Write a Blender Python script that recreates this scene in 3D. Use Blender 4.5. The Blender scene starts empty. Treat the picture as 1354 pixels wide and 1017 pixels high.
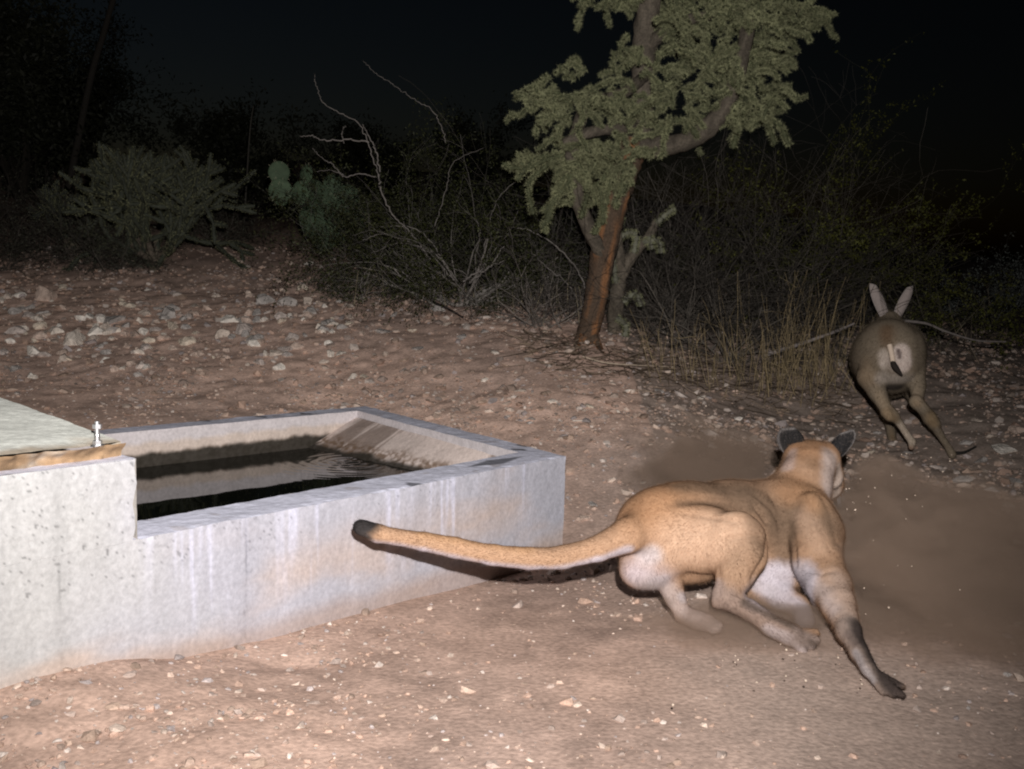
import bpy, math, random
import numpy as np
D = bpy.data; SC = bpy.context.scene; COL = SC.collection

# ------------------------------------------------------------------ camera, sky, flash, exposure
FPX = 1452.0; CX, CY = 677.0, 508.5; CAM_H = 1.2
PITCH = math.radians(6.5); ROLL = math.radians(1.5)
fw = np.array([0, math.cos(PITCH), -math.sin(PITCH)])
rt0 = np.array([1.0, 0, 0]); up0 = np.cross(rt0, fw)
rt = math.cos(ROLL) * rt0 + math.sin(ROLL) * up0
up = -math.sin(ROLL) * rt0 + math.cos(ROLL) * up0
ORG = np.array([0, 0, CAM_H])

def ray(px, py): return fw + (px - CX) / FPX * rt - (py - CY) / FPX * up
def P(px, py, Y):
    d = ray(px, py); return ORG + d * (Y / d[1])
def Zp(px, py, z):
    d = ray(px, py); return ORG + d * ((z - CAM_H) / d[2])
def proj(p):
    q = np.asarray(p) - ORG; w = q @ fw
    return CX + FPX * (q @ rt) / w, CY - FPX * (q @ up) / w

cam_d = D.cameras.new('camera'); cam = D.objects.new('camera', cam_d); COL.objects.link(cam)
import mathutils
cam.matrix_world = mathutils.Matrix(((rt[0], up[0], -fw[0], 0), (rt[1], up[1], -fw[1], 0), (rt[2], up[2], -fw[2], CAM_H), (0, 0, 0, 1)))
cam_d.sensor_width = 36; cam_d.lens = 36 * FPX / 1354; cam_d.clip_start = .05; cam_d.clip_end = 2000
SC.camera = cam
SC.view_settings.view_transform = 'Standard'; SC.view_settings.look = 'None'
SC.view_settings.exposure = 0; SC.view_settings.gamma = 1
SC.render.engine = 'CYCLES'
SC.cycles.use_denoising = True; SC.cycles.max_bounces = 5; SC.cycles.volume_step_rate = 2; SC.cycles.volume_max_steps = 96
SC.cycles.volume_bounces = 1; SC.cycles.sample_clamp_indirect = 4; SC.cycles.filter_width = 2.1

W = D.worlds.new('World'); SC.world = W; W.use_nodes = True
nt = W.node_tree; bg = nt.nodes['Background']
sky = nt.nodes.new('ShaderNodeTexSky'); sky.sky_type = 'NISHITA'; sky.sun_disc = False
sky.sun_elevation = math.radians(-5.5); sky.sun_rotation = math.radians(-35); sky.altitude = 400
sky.dust_density = 3; sky.air_density = 1
nt.links.new(sky.outputs[0], bg.inputs[0]); bg.inputs[1].default_value = 0.14

# the photograph's one real lamp: the flash of the trail camera, just above and right of its lens
fl = D.lights.new('camera_flash', 'SPOT'); flo = D.objects.new('camera_flash', fl); COL.objects.link(flo)
fl.energy = 1450; fl.color = (1.0, 0.955, 0.925); fl.shadow_soft_size = .018
fl.spot_size = math.radians(90); fl.spot_blend = 1.0
flo.location = (.07, .0, CAM_H + .25)
aim = mathutils.Vector(P(560, 320, 5.0)) - flo.location
flo.rotation_euler = aim.to_track_quat('-Z', 'Y').to_euler()

# ------------------------------------------------------------------ helpers
rs = np.random.RandomState(7)
def tag(o, label=None, cat=None, group=None, kind=None):
    if label: o['label'] = label
    if cat: o['category'] = cat
    if group: o['group'] = group
    if kind: o['kind'] = kind
    return o
def empty(name, loc):
    o = D.objects.new(name, None); COL.objects.link(o); o.location = tuple(loc); o.empty_display_size = .05; return o
def mesh_np(name, V, F, col=None, smooth=True, mat=None):
    """V (n,3); F (m,k) array or list of such arrays"""
    me = D.meshes.new(name); Fs = F if isinstance(F, list) else [F]
    V = np.asarray(V, np.float32)
    me.vertices.add(len(V)); me.vertices.foreach_set('co', V.ravel())
    nl = sum(f.size for f in Fs); nf = sum(len(f) for f in Fs)
    me.loops.add(nl); me.polygons.add(nf)
    me.loops.foreach_set('vertex_index', np.concatenate([f.ravel() for f in Fs]).astype(np.int32))
    sizes = np.concatenate([np.full(len(f), f.shape[1]) for f in Fs])
    st = np.concatenate([[0], np.cumsum(sizes)[:-1]]).astype(np.int32)
    me.polygons.foreach_set('loop_start', st)
    me.polygons.foreach_set('use_smooth', np.full(nf, smooth))
    if col is not None:
        a = me.color_attributes.new('Col', 'FLOAT_COLOR', 'POINT')
        c = np.ones((len(V), 4), np.float32); c[:, :3] = col; a.data.foreach_set('color', c.ravel())
    me.update(calc_edges=True); me.validate()
    if mat: me.materials.append(mat)
    return me
def link(name, me, parent=None):
    o = D.objects.new(name, me); COL.objects.link(o)
    if parent:
        o.parent = parent
        o.matrix_parent_inverse = mathutils.Matrix.Translation(-parent.location)
    return o
class MB:
    def __init__(s): s.V = []; s.F3 = []; s.F4 = []; s.C = []; s.n = 0
    def add(s, V, F, col):
        V = np.asarray(V, float); F = np.asarray(F, int)
        s.V.append(V); (s.F3 if F.shape[1] == 3 else s.F4).append(F + s.n)
        s.C.append(np.broadcast_to(np.asarray(col, float), V.shape)); s.n += len(V)
    def mesh(s, name, mat, smooth=True):
        Fs = []
        if s.F3: Fs.append(np.concatenate(s.F3))
        if s.F4: Fs.append(np.concatenate(s.F4))
        return mesh_np(name, np.concatenate(s.V), Fs, np.concatenate(s.C), smooth, mat)
    def build(s, name, mat, parent=None, smooth=True): return link(name, s.mesh(name, mat, smooth), parent)
def tube(mb, pts, rad, col, n=6, cap=True, bump=0):
    pts = np.asarray(pts, float); m = len(pts); rad = np.broadcast_to(np.asarray(rad, float), (m,))
    t = np.gradient(pts, axis=0); t /= np.linalg.norm(t, axis=1)[:, None] + 1e-12
    ref = np.array([0, 0, 1.0]) if abs(t[0, 2]) < .9 else np.array([1.0, 0, 0])
    a = np.cross(t, ref); a /= np.linalg.norm(a, axis=1)[:, None] + 1e-9; b = np.cross(t, a)
    th = np.arange(n) * 2 * math.pi / n
    R = rad[:, None]
    if bump: R = R * (1 + bump * rs.randn(m, n))
    V = pts[:, None] + (R * np.cos(th))[..., None] * a[:, None] + (R * np.sin(th))[..., None] * b[:, None]
    i = np.arange(m - 1)[:, None] * n; j = np.arange(n)[None]; j2 = (j + 1) % n
    F = np.stack([i + j, i + n + j, i + n + j2, i + j2], -1).reshape(-1, 4)
    V = V.reshape(-1, 3)
    if not np.isscalar(col) and np.ndim(col) == 3: C = np.asarray(col).reshape(-1, 3)
    elif np.ndim(col) == 2: C = np.repeat(col, n, axis=0)
    else: C = np.broadcast_to(col, V.shape)
    if cap:
        V = np.vstack([V, pts[0], pts[-1]]); C = np.vstack([C, C[0], C[-1]])
        k = m * n
        T = np.array([[k, (q + 1) % n, q] for q in range(n)] + [[k + 1, (m - 1) * n + q, (m - 1) * n + (q + 1) % n] for q in range(n)])
        off = mb.n; mb.V.append(V); mb.C.append(C); mb.F4.append(F[:, ::-1] + off); mb.F3.append(T[:, ::-1] + off); mb.n += len(V)
    else: mb.add(V, F[:, ::-1], C)
def smooth_path(pts, n):
    """Catmull-Rom through rows of pts (any width)"""
    p = np.asarray(pts, float); p = np.vstack([2 * p[0] - p[1], p, 2 * p[-1] - p[-2]])
    out = []
    segs = len(p) - 3; u = np.linspace(0, segs, n)
    for v in u:
        k = min(int(v), segs - 1); t = v - k; a, b, c, d = p[k:k + 4]
        out.append(.5 * (2 * b + (c - a) * t + (2 * a - 5 * b + 4 * c - d) * t * t + (3 * b - a - 3 * c + d) * t ** 3))
    return np.array(out)
# value noise
_T = np.random.RandomState(3).rand(64, 64, 64).astype(np.float32)
def vn3(p):
    p = np.asarray(p, float); i = np.floor(p).astype(int); f = p - i; f = f * f * (3 - 2 * f); r = 0
    for a in (0, 1):
        for b in (0, 1):
            for c in (0, 1):
                w = (f[..., 0] if a else 1 - f[..., 0]) * (f[..., 1] if b else 1 - f[..., 1]) * (f[..., 2] if c else 1 - f[..., 2])
                r = r + w * _T[(i[..., 0] + a) & 63, (i[..., 1] + b) & 63, (i[..., 2] + c) & 63]
    return r
def fbm(p, oct=4, gain=.5):
    p = np.asarray(p, float); s = 0; a = 1; t = 0
    for k in range(oct):
        s = s + a * (vn3(p * 2 ** k + 17.3 * k) - .5); t += a; a *= gain
    return s / t * 2        # about -1..1
def xyz(x, y, z=0.0):
    x, y, z = np.broadcast_arrays(np.asarray(x, float), y, z); return np.stack([x, y, z], -1)
def sstep(a, b, x): t = np.clip((x - a) / (b - a), 0, 1); return t * t * (3 - 2 * t)

# ------------------------------------------------------------------ materials
def new_mat(name, rough=.85, spec=.3):
    m = D.materials.new(name); m.use_nodes = True; b = m.node_tree.nodes['Principled BSDF']
    b.inputs['Roughness'].default_value = rough; b.inputs['Specular IOR Level'].default_value = spec
    return m, m.node_tree, b
def vcol_mat(name, rough=.85, spec=.25, nscale=60, namp=.35, bump=.3, bscale=120, bdist=.004, sheen=0, detail=5):
    m, t, b = new_mat(name, rough, spec)
    at = t.nodes.new('ShaderNodeVertexColor'); at.layer_name = 'Col'
    tc = t.nodes.new('ShaderNodeTexCoord')
    no = t.nodes.new('ShaderNodeTexNoise'); no.inputs['Scale'].default_value = nscale; no.inputs['Detail'].default_value = detail
    t.links.new(tc.outputs['Object'], no.inputs['Vector'])
    mr = t.nodes.new('ShaderNodeMapRange'); mr.inputs[1].default_value = .25; mr.inputs[2].default_value = .75
    mr.inputs[3].default_value = 1 - namp; mr.inputs[4].default_value = 1 + namp
    t.links.new(no.outputs[0], mr.inputs[0])
    mu = t.nodes.new('ShaderNodeVectorMath'); mu.operation = 'SCALE'
    t.links.new(at.outputs[0], mu.inputs[0]); t.links.new(mr.outputs[0], mu.inputs['Scale'])
    t.links.new(mu.outputs[0], b.inputs['Base Color'])
    if bump:
        n2 = t.nodes.new('ShaderNodeTexNoise'); n2.inputs['Scale'].default_value = bscale; n2.inputs['Detail'].default_value = 4
        t.links.new(tc.outputs['Object'], n2.inputs['Vector'])
        bp = t.nodes.new('ShaderNodeBump'); bp.inputs['Strength'].default_value = bump; bp.inputs['Distance'].default_value = bdist
        t.links.new(n2.outputs[0], bp.inputs['Height']); t.links.new(bp.outputs[0], b.inputs['Normal'])
    if sheen: b.inputs['Sheen Weight'].default_value = sheen
    return m
M_ground = vcol_mat('desert_soil', .95, .1, 60, .30, .5, 60, .006, detail=8)
M_gravel = vcol_mat('gravel_stone', .8, .3, 150, .25, .3, 200, .002)
M_conc = vcol_mat('weathered_concrete', .85, .25, 70, .16, .35, 140, .003, detail=8)
M_fur = vcol_mat('short_fur', .9, .06, 60, .10, .25, 160, .003)
M_bark = vcol_mat('bark', .9, .2, 80, .4, .7, 90, .008)
M_twig = vcol_mat('dry_twig', .8, .25, 40, .3, 0)
M_leaf = vcol_mat('leaf', .65, .3, 8, .4, 0)
M_cactus = vcol_mat('cactus_skin', .75, .25, 20, .3, 0)
M_grass = vcol_mat('dry_grass', .7, .3, 12, .3, 0)
def rock_mat():
    m, t, b = new_mat('desert_rock', .85, .25)
    oi = t.nodes.new('ShaderNodeObjectInfo'); cr = t.nodes.new('ShaderNodeValToRGB'); cr.color_ramp.interpolation = 'CONSTANT'
    cols = [(.56, .47, .40), (.42, .385, .36), (.70, .62, .54), (.54, .42, .35), (.50, .43, .39), (.76, .70, .63), (.40, .365, .34), (.62, .53, .43)]
    el = cr.color_ramp.elements
    while len(el) < 8: el.new(.5)
    for i, c in enumerate(cols): el[i].position = i / 8; el[i].color = (*c, 1)
    t.links.new(oi.outputs['Random'], cr.inputs[0])
    tc = t.nodes.new('ShaderNodeTexCoord'); no = t.nodes.new('ShaderNodeTexNoise'); no.inputs['Scale'].default_value = 2.2; no.inputs['Detail'].default_value = 8; no.inputs['Distortion'].default_value = .1
    t.links.new(tc.outputs['Object'], no.inputs['Vector'])
    mr = t.nodes.new('ShaderNodeMapRange'); mr.inputs[1].default_value = .3; mr.inputs[2].default_value = .7; mr.inputs[3].default_value = .6; mr.inputs[4].default_value = 1.35
    t.links.new(no.outputs[0], mr.inputs[0]); mu = t.nodes.new('ShaderNodeVectorMath'); mu.operation = 'SCALE'
    t.links.new(cr.outputs[0], mu.inputs[0]); t.links.new(mr.outputs[0], mu.inputs['Scale']); t.links.new(mu.outputs[0], b.inputs['Base Color'])
    bp = t.nodes.new('ShaderNodeBump'); bp.inputs['Strength'].default_value = .35; bp.inputs['Distance'].default_value = .08
    n2 = t.nodes.new('ShaderNodeTexNoise'); n2.inputs['Scale'].default_value = 6; n2.inputs['Detail'].default_value = 6
    t.links.new(tc.outputs['Object'], n2.inputs['Vector']); t.links.new(n2.outputs[0], bp.inputs['Height']); t.links.new(bp.outputs[0], b.inputs['Normal'])
    return m
M_rock = rock_mat()

# ------------------------------------------------------------------ terrain
ZT = .38
cA = Zp(748, 603, ZT); cB = Zp(185, 712, ZT)
_wn = np.array([-(cB - cA)[1], (cB - cA)[0], 0])
def on_wall(px, py):
    d = ray(px, py); return ORG + d * (((cA - ORG) @ _wn) / (d @ _wn))
ctl = [on_wall(*q) for q in [(0, 905), (80, 887), (200, 868), (320, 852), (450, 818), (600, 780), (738, 742)]] + [P(*q) for q in [(483, 530, 6.7), (130, 560, 5.9), (0, 500, 6.8), (240, 430, 8), (480, 430, 8), (100, 340, 10.5), (300, 320, 11.5),
    (600, 390, 9.2), (480, 310, 12), (775, 455, 7.6), (850, 560, 6.2), (980, 560, 6.8), (1050, 555, 7.3), (1258, 606, 6.6), (1150, 500, 8.2),
    (1300, 480, 9), (1350, 570, 6.9), (-200, 470, 7), (-200, 340, 10), (900, 400, 10), (1300, 430, 11.5)]]
ctl += [np.array(q) for q in [(-2.5, 1, 0), (-1, 1, 0), (0, 1, 0), (1, 1, 0), (2.5, 1, 0), (-2.5, 2.5, 0), (-1.3, 2.5, 0), (0, 2.5, 0), (1, 2.9, 0), (2.5, 2.5, 0),
    (.65, 3.5, 0), (1, 4.3, 0), (2, 4.3, 0), (2, 5.4, .0), (1.2, 5.0, .05), (-6, 1, .2), (6, 1, -.2), (5, 5, -.1),
    (-8, 22, 2.2), (0, 22, 1.4), (9, 22, .7), (-12, 10, 1.6), (14, 12, .2)]]
ctl = np.array(ctl)
def _U(r): return r * r * np.log(r + 1e-9)
_n = len(ctl); _K = _U(np.linalg.norm(ctl[:, None, :2] - ctl[None, :, :2], axis=-1)) + .02 * np.eye(_n)
_Pm = np.hstack([np.ones((_n, 1)), ctl[:, :2]])
_w = np.linalg.solve(np.block([[_K, _Pm], [_Pm.T, np.zeros((3, 3))]]), np.concatenate([ctl[:, 2], np.zeros(3)]))
def base_h(x, y):
    x = np.asarray(x, float); y = np.asarray(y, float)
    xx = np.clip(x, -14, 14); yy = np.clip(y, -2, 22); z = _w[_n] + _w[_n + 1] * xx + _w[_n + 2] * yy
    for i in range(_n): z = z + _w[i] * _U(np.hypot(xx - ctl[i, 0], yy - ctl[i, 1]))
    return z
def rocky(x, y):   # how stony / rough the ground is
    back = sstep(5.6, 6.6, y + .15 * x)
    right = sstep(1.35, 1.9, x - .12 * (y - 3)) * sstep(6.9, 6, y)
    left = sstep(-.2, -.7, x) * sstep(4, 3, y)
    return np.clip(np.maximum(np.maximum(back, right), left * .8), .0, 1)
def H(x, y):
    x = np.asarray(x, float); y = np.asarray(y, float); far = sstep(14, 30, y)
    z = base_h(x, y); r = rocky(x, y)
    z = z + .035 * fbm(xyz(x * .9, y * .9, 3), 3) * (.3 + .7 * r) + .016 * fbm(xyz(x * 5, y * 5, 9), 3, .6) * (.22 + .9 * r)
    z = z + far * (.8 + 2.2 * fbm(xyz(x * .06, y * .06, 5), 3))
    return z
def G(px, py):
    """the ground point seen at a pixel"""
    lo = None
    for Y in np.arange(2, 20, .05):
        p = P(px, py, Y)
        if p[2] < H(p[0], p[1]): return p
    return P(px, py, 20)
# trough plan, defined by its measured corners
ZT = .38
cA = Zp(748, 603, ZT); cB = Zp(185, 712, ZT); cC = Zp(483, 537, ZT); cD = Zp(150, 567, ZT)
uu = (cB - cA) / np.linalg.norm(cB - cA); vv = (cC - cA); TW = np.linalg.norm(vv); vv = vv / TW
nrm = np.array([-uu[1], uu[0], 0]); nrm = nrm if nrm @ vv > 0 else -nrm       # inward from the near wall
LB = 3.6
uD = (cD - cC) / np.linalg.norm(cD - cC)
cB2 = cA + uu * LB; cD2 = cC + uD * LB
def in_poly(x, y, poly):
    r = np.ones(np.shape(x), bool); n = len(poly); s = None
    for i in range(n):
        a = poly[i]; b = poly[(i + 1) % n]; c = (b[0] - a[0]) * (y - a[1]) - (b[1] - a[1]) * (x - a[0])
        r &= (c < 0) if s is None and False else (c * SG > 0)
    return r
poly = [cA, cC, cD2, cB2]
SG = np.sign((cC[0] - cA[0]) * ((cA + cD2)[1] / 2 - cA[1]) - (cC[1] - cA[1]) * ((cA + cD2)[0] / 2 - cA[0]))
def inset(poly, d):
    c = []; n = len(poly)
    for i in range(n):
        p0, p1, p2 = poly[i - 1][:2], poly[i][:2], poly[(i + 1) % n][:2]
        e1 = (p1 - p0) / np.linalg.norm(p1 - p0); e2 = (p2 - p1) / np.linalg.norm(p2 - p1)
        n1 = SG * np.array([-e1[1], e1[0]]); n2 = SG * np.array([-e2[1], e2[0]])
        A = np.array([n1, n2]); b = np.array([n1 @ p1 + d[i - 1], n2 @ p1 + d[i]])
        c.append(np.append(np.linalg.solve(A, b), poly[i][2]))
    return c
def axis(parts):
    out = []
    for a, b, s in parts: out.append(np.arange(a, b, s))
    return np.concatenate(out)
gx = axis([(-4.2, 4.2, .018)]); ge = [4.2]; s = .03
while ge[-1] < 160: ge.append(ge[-1] + s); s *= 1.09
ge = np.array(ge); gx = np.concatenate([-ge[::-1], gx[1:], ge])
gy = axis([(1.8, 9.0, .018)]); ge = [9.0]; s = .03
while ge[-1] < 260: ge.append(ge[-1] + s); s *= 1.07
gb = [1.8]; s = .05
while gb[-1] > -60: gb.append(gb[-1] - s); s *= 1.25
gy = np.concatenate([np.array(gb)[::-1], gy[1:], np.array(ge)])
GX, GY = np.meshgrid(gx, gy, indexing='ij'); GZ = H(GX, GY)
pin = inset(poly, [.06] * 4)
GZ = np.where(in_poly(GX, GY, pin), np.minimum(GZ, .02), GZ)
# fine lumps, loose crumbs
r_ = rocky(GX, GY)
GZ = GZ + .008 * fbm(xyz(GX * 10, GY * 10, 2), 2) * (.25 + r_) * (np.abs(GX) < 5) * (GY < 10)
nx, ny = GX.shape; idx = np.arange(nx * ny).reshape(nx, ny)
Fg = np.stack([idx[:-1, :-1], idx[1:, :-1], idx[1:, 1:], idx[:-1, 1:]], -1).reshape(-1, 4)
soil = np.array([.42, .30, .245]); n1 = fbm(xyz(GX * 1.1, GY * 1.1, 1), 4)[..., None]; n2 = fbm(xyz(GX * 5, GY * 5, 4), 3)[..., None]
n3 = fbm(xyz(GX * 16, GY * 16, 8), 3)[..., None]
Cg = soil * (1 + .28 * n1 + .22 * n2 + .28 * n3) * (1 + .55 * sstep(4.0, 6.0, GY) * sstep(2.2, .8, GX) * sstep(12, 9, GY))[..., None] + np.array([.02, .0, -.012]) * n1  # slope soil painted paler to make up for flash falloff with distance
dust = (1 - r_)[..., None] * sstep(.2, .8, GX)[..., None]
Cg = Cg * (1 - .6 * dust) + np.array([.40, .325, .28]) * .6 * dust
Cg = Cg + r_[..., None] * (GX > .8)[..., None] * (np.array([.28, .245, .215]) - Cg) * .65
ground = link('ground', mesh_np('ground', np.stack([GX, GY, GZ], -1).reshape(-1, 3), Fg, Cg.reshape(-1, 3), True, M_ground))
tag(ground, 'pinkish brown desert soil around the trough, rising to a stony slope', None, None, 'structure')

# ------------------------------------------------------------------ concrete trough
def wear_off(V):
    # chipped, rounded arris along the front top edge
    q = np.hypot((V - cA) @ nrm, V[..., 2] - ZT); a = (.0015 + .006 * fbm(V * 22, 3)).clip(0) * (alongwall(V) < s_blk - .01) * np.exp(-(q / .014) ** 2)
    return a[..., None] * (nrm * .8 - np.array([0, 0, 1.0]))
def grid_quad(mb, p00, p10, p11, p01, st, colf, disp=None, wear=False):
    p00, p10, p11, p01 = map(np.asarray, (p00, p10, p11, p01))
    n = max(2, int(max(np.linalg.norm(p10 - p00), np.linalg.norm(p11 - p01)) / st) + 1); m = max(2, int(max(np.linalg.norm(p01 - p00), np.linalg.norm(p11 - p10)) / st) + 1)
    s, t = np.meshgrid(np.linspace(0, 1, n), np.linspace(0, 1, m), indexing='ij'); s = s[..., None]; t = t[..., None]
    V = (p00 * (1 - s) + p10 * s) * (1 - t) + (p01 * (1 - s) + p11 * s) * t
    C = colf(V)
    nn = np.cross(p10 - p00, p01 - p00); nn = nn / np.linalg.norm(nn)
    d3 = np.stack([fbm(V * 9 + 5, 3), fbm(V * 9 + 35, 3), fbm(V * 9 + 75, 3)], -1) * .0035 + np.stack([fbm(V * 45 + 5, 2), fbm(V * 45 + 35, 2), fbm(V * 45 + 75, 2)], -1) * .0012
    V = V + d3
    if disp is not None: V = V + nn * disp(V)[..., None]
    if wear: V = V + wear_off(V)
    i = np.arange(n * m).reshape(n, m)
    F = np.stack([i[:-1, :-1], i[1:, :-1], i[1:, 1:], i[:-1, 1:]], -1).reshape(-1, 4)
    mb.add(V.reshape(-1, 3), F, C.reshape(-1, 3))
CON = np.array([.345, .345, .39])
def alongwall(V): return (V - cA) @ uu
ZR = float(on_wall(172, 607)[2])                     # top of the raised part of the front wall
s_blk = (on_wall(180, 650) - cA) @ uu
def pits(V, sc, th):
    q = fbm(V * sc, 2, .7); return sstep(th, th + .12, q)
seams = [(on_wall(324, 740) - cA) @ uu, (on_wall(80, 815) - cA) @ uu]; Z_JOINT = float(on_wall(90, 745)[2])
def col_front(V):
    s = alongwall(V); z = V[..., 2]
    st = fbm(xyz(s * 22, z * 1.2, 1), 3); st2 = fbm(xyz(s * 60, z * 2.5, 6), 2); bl = fbm(xyz(s * 3, z * 4, 3), 4)
    c = CON * (1 + .10 * bl[..., None] + .10 * st[..., None])
    cr = (sstep(s_blk - .35, s_blk + .35, s + .3 * fbm(V * 3, 3)) * .75)[..., None]; c = c * (1 - cr) + np.array([.36, .36, .345]) * (1 + .12 * bl[..., None]) * cr
    ora = (sstep(-.15, .6, fbm(xyz(s * 2.2 + 4, z * 5, 8), 4)) * sstep(.42, .05, z + .25 * sstep(1.0, .2, s) * -1))[..., None]
    c = c * (1 - .75 * ora) + np.array([.42, .32, .26]) * .75 * ora
    w = (sstep(.1, .8, st2 + .5 * st) * .8 * sstep(.0, .3, z) * sstep(s_blk + .05, s_blk - .1, s))[..., None]
    c = c * (1 - .7 * w) + np.array([.56, .57, .70]) * .7 * w
    br = (sstep(.45, .9, fbm(xyz(s * 30 + 9, z * 3, 2), 3)) * sstep(.55, .2, s))[..., None]
    c = c * (1 - .6 * br) + np.array([.36, .23, .14]) * .6 * br
    pz = .13 + .4 * sstep(s_blk - .06, s_blk + .1, s)
    dz = np.minimum(ZT, 9) - z
    pit = pits(V, 105, .40 + .25 * sstep(-.2, .5, fbm(V * 6, 2))) * np.maximum(sstep(s_blk - .25, s_blk + .05, s) * sstep(.2, .3, z), .8 * sstep(.10, .02, np.abs(z - .335)) * sstep(.2, .9, s))
    seamz = .8 * sstep(.009, .001, np.abs(z - Z_JOINT - .022 * fbm(V * 14, 3))) * (s > s_blk - .1) * sstep(-.1, .5, fbm(V * 9 + 3, 3))
    pit = np.maximum(pit, .55 * seamz)
    for k, sq in enumerate(seams):
        wd = .003 if k == 0 else .004
        pit = np.maximum(pit, .6 * sstep(wd * 1.5, wd * .4, np.abs(s - sq - .007 * fbm(V * 24, 3))) * (z < (.4 if k == 0 else Z_JOINT)) * sstep(-.5, .2, fbm(V * 25, 2)))
        dd = (sstep(.05, 0, np.abs(s - sq)))[..., None]; c = c * (1 - .08 * dd)
    c = c * (1 - .5 * pit[..., None])
    dirt = sstep(.06, -.02, z - .02 * fbm(V * 5, 2))[..., None]
    c = c * (1 - .6 * dirt) + np.array([.3, .21, .16]) * .6 * dirt
    return c
def col_top(V):
    s = alongwall(V)
    c = np.array([.70, .71, .84]) * (1 + .12 * fbm(V * 6, 4)[..., None] + .06 * fbm(V * 60, 2)[..., None])  # tops painted paler than the walls to offset the grazing flash
    st = sstep(.42, .6, fbm(V * 16 + 2, 2))[..., None]
    c = c * (1 - .35 * st) + np.array([.34, .27, .22]) * .35 * st
    # damp dark patch at the right end and small dark chips
    q = Zp(655, 611, ZT); d = np.abs((V - q) @ uu) / .17 + np.abs((V - q) @ nrm) / .045
    dk = (sstep(1.25, .8, d))[..., None]; c = c * (1 - .72 * dk)
    for px, py in ((692, 589), (686, 595), (270, 556), (345, 551), (405, 547), (548, 640)):
        q = Zp(px, py, ZT); d = np.abs((V - q) @ uu) / .035 + np.abs((V - q) @ vv) / .05
        c = c * (1 - .75 * sstep(1.2, .6, d)[..., None])
    return c
ZW = .212
def col_in(V):
    z = V[..., 2]; nzz = .02 * fbm(xyz(V[..., 0] * 14, V[..., 1] * 14, V[..., 2] * 10), 4) 
    c = np.array([.50, .42, .37]) * (1 + .15 * fbm(V * 8, 4)[..., None] + .08 * fbm(xyz(V[..., 0] * 25, V[..., 1] * 25, z * 2), 2)[..., None])
    up_ = sstep(.31, .34, z + nzz)[..., None]; c = c * (1 - up_) + np.array([.53, .49, .5]) * up_ * (1 + .1 * fbm(V * 20, 3)[..., None])
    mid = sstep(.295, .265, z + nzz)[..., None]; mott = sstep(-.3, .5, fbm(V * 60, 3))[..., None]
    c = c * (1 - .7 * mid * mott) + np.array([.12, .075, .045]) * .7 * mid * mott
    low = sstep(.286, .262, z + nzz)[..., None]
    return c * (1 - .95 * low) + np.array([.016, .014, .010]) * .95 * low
def col_ramp(V):
    z = V[..., 2]; w = (V - cA) @ vv; s = alongwall(V)
    nzz = .018 * fbm(V * 10, 4)
    c = np.array([.58, .49, .45]) * (1 + .15 * fbm(V * 7, 4)[..., None] + .1 * fbm(xyz(s * 8, w * 50, 1), 3)[..., None])
    br = .85 * sstep(.08, .5, fbm(xyz(s * 3, w * 9 + 3, 2), 4) + .3 * fbm(xyz(s * 5, w * 60, 2), 2) + .5 * sstep(.8, 1.5, w) - .1)[..., None]
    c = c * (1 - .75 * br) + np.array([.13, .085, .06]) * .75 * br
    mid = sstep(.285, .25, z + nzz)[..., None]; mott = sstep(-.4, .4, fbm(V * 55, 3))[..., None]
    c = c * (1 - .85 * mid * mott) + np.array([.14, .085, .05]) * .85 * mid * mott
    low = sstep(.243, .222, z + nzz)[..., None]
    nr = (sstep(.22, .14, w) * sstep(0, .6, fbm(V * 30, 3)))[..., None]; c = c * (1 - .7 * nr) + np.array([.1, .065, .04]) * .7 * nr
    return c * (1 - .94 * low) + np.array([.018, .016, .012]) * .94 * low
trough = empty('water_trough', (cA + cB) / 2 * np.array([1, 1, 0]))
tag(trough, 'long grey concrete wildlife water trough with stained walls and a sloping ramp end', 'water trough')
mb = MB(); rimn, rimr, rimb = .185, .13, .13
inn = inset(poly, [rimr, rimb, .1, rimn])     # edges: A-C right, C-D back, D-B left, B-A near
iA, iC, iD, iB = inn
lowr = lambda p, z: np.array([p[0], p[1], z])
ST = .007
dpit = lambda V: -.004 * pits(V, 85, .52) * (alongwall(V) > .2)
grid_quad(mb, lowr(cA, -.25), lowr(cB2, -.25), cB2, cA, ST, col_front, None, True)            # near face
grid_quad(mb, lowr(cC, -.25), lowr(cA, -.25), cA, cC, .012, col_front)
grid_quad(mb, lowr(cD2, -.25), lowr(cC, -.25), cC, cD2, .03, col_front)
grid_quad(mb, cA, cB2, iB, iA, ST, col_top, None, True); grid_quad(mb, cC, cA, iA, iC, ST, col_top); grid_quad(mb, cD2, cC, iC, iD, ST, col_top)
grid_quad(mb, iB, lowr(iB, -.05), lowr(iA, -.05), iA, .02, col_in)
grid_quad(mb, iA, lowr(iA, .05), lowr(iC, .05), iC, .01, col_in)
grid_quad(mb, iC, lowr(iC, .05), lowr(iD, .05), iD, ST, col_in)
mb.build('basin_wall', M_conc, trough)
mb = MB()
rz = .345; w1 = Zp(388, 588, ZW); w2 = Zp(548, 624, ZW)
e1 = lowr(iC, rz) ; e2 = lowr(iA, rz)
wl_s = .5 * (((w1 - e1) @ uu) + ((w2 - e2) @ uu))
k = 1.9
f1 = e1 + (w1 - e1) * k; f2 = lowr(iA, rz) + uu * ((w2 - e2) @ uu) * k; f2[2] = rz + (ZW - rz) * k
f1 = f1 + uD * 0
back_n = (f1 - iC) @ nrm
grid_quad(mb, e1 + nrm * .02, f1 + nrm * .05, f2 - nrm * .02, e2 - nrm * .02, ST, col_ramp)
mb.build('ramp', M_conc, trough)
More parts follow.
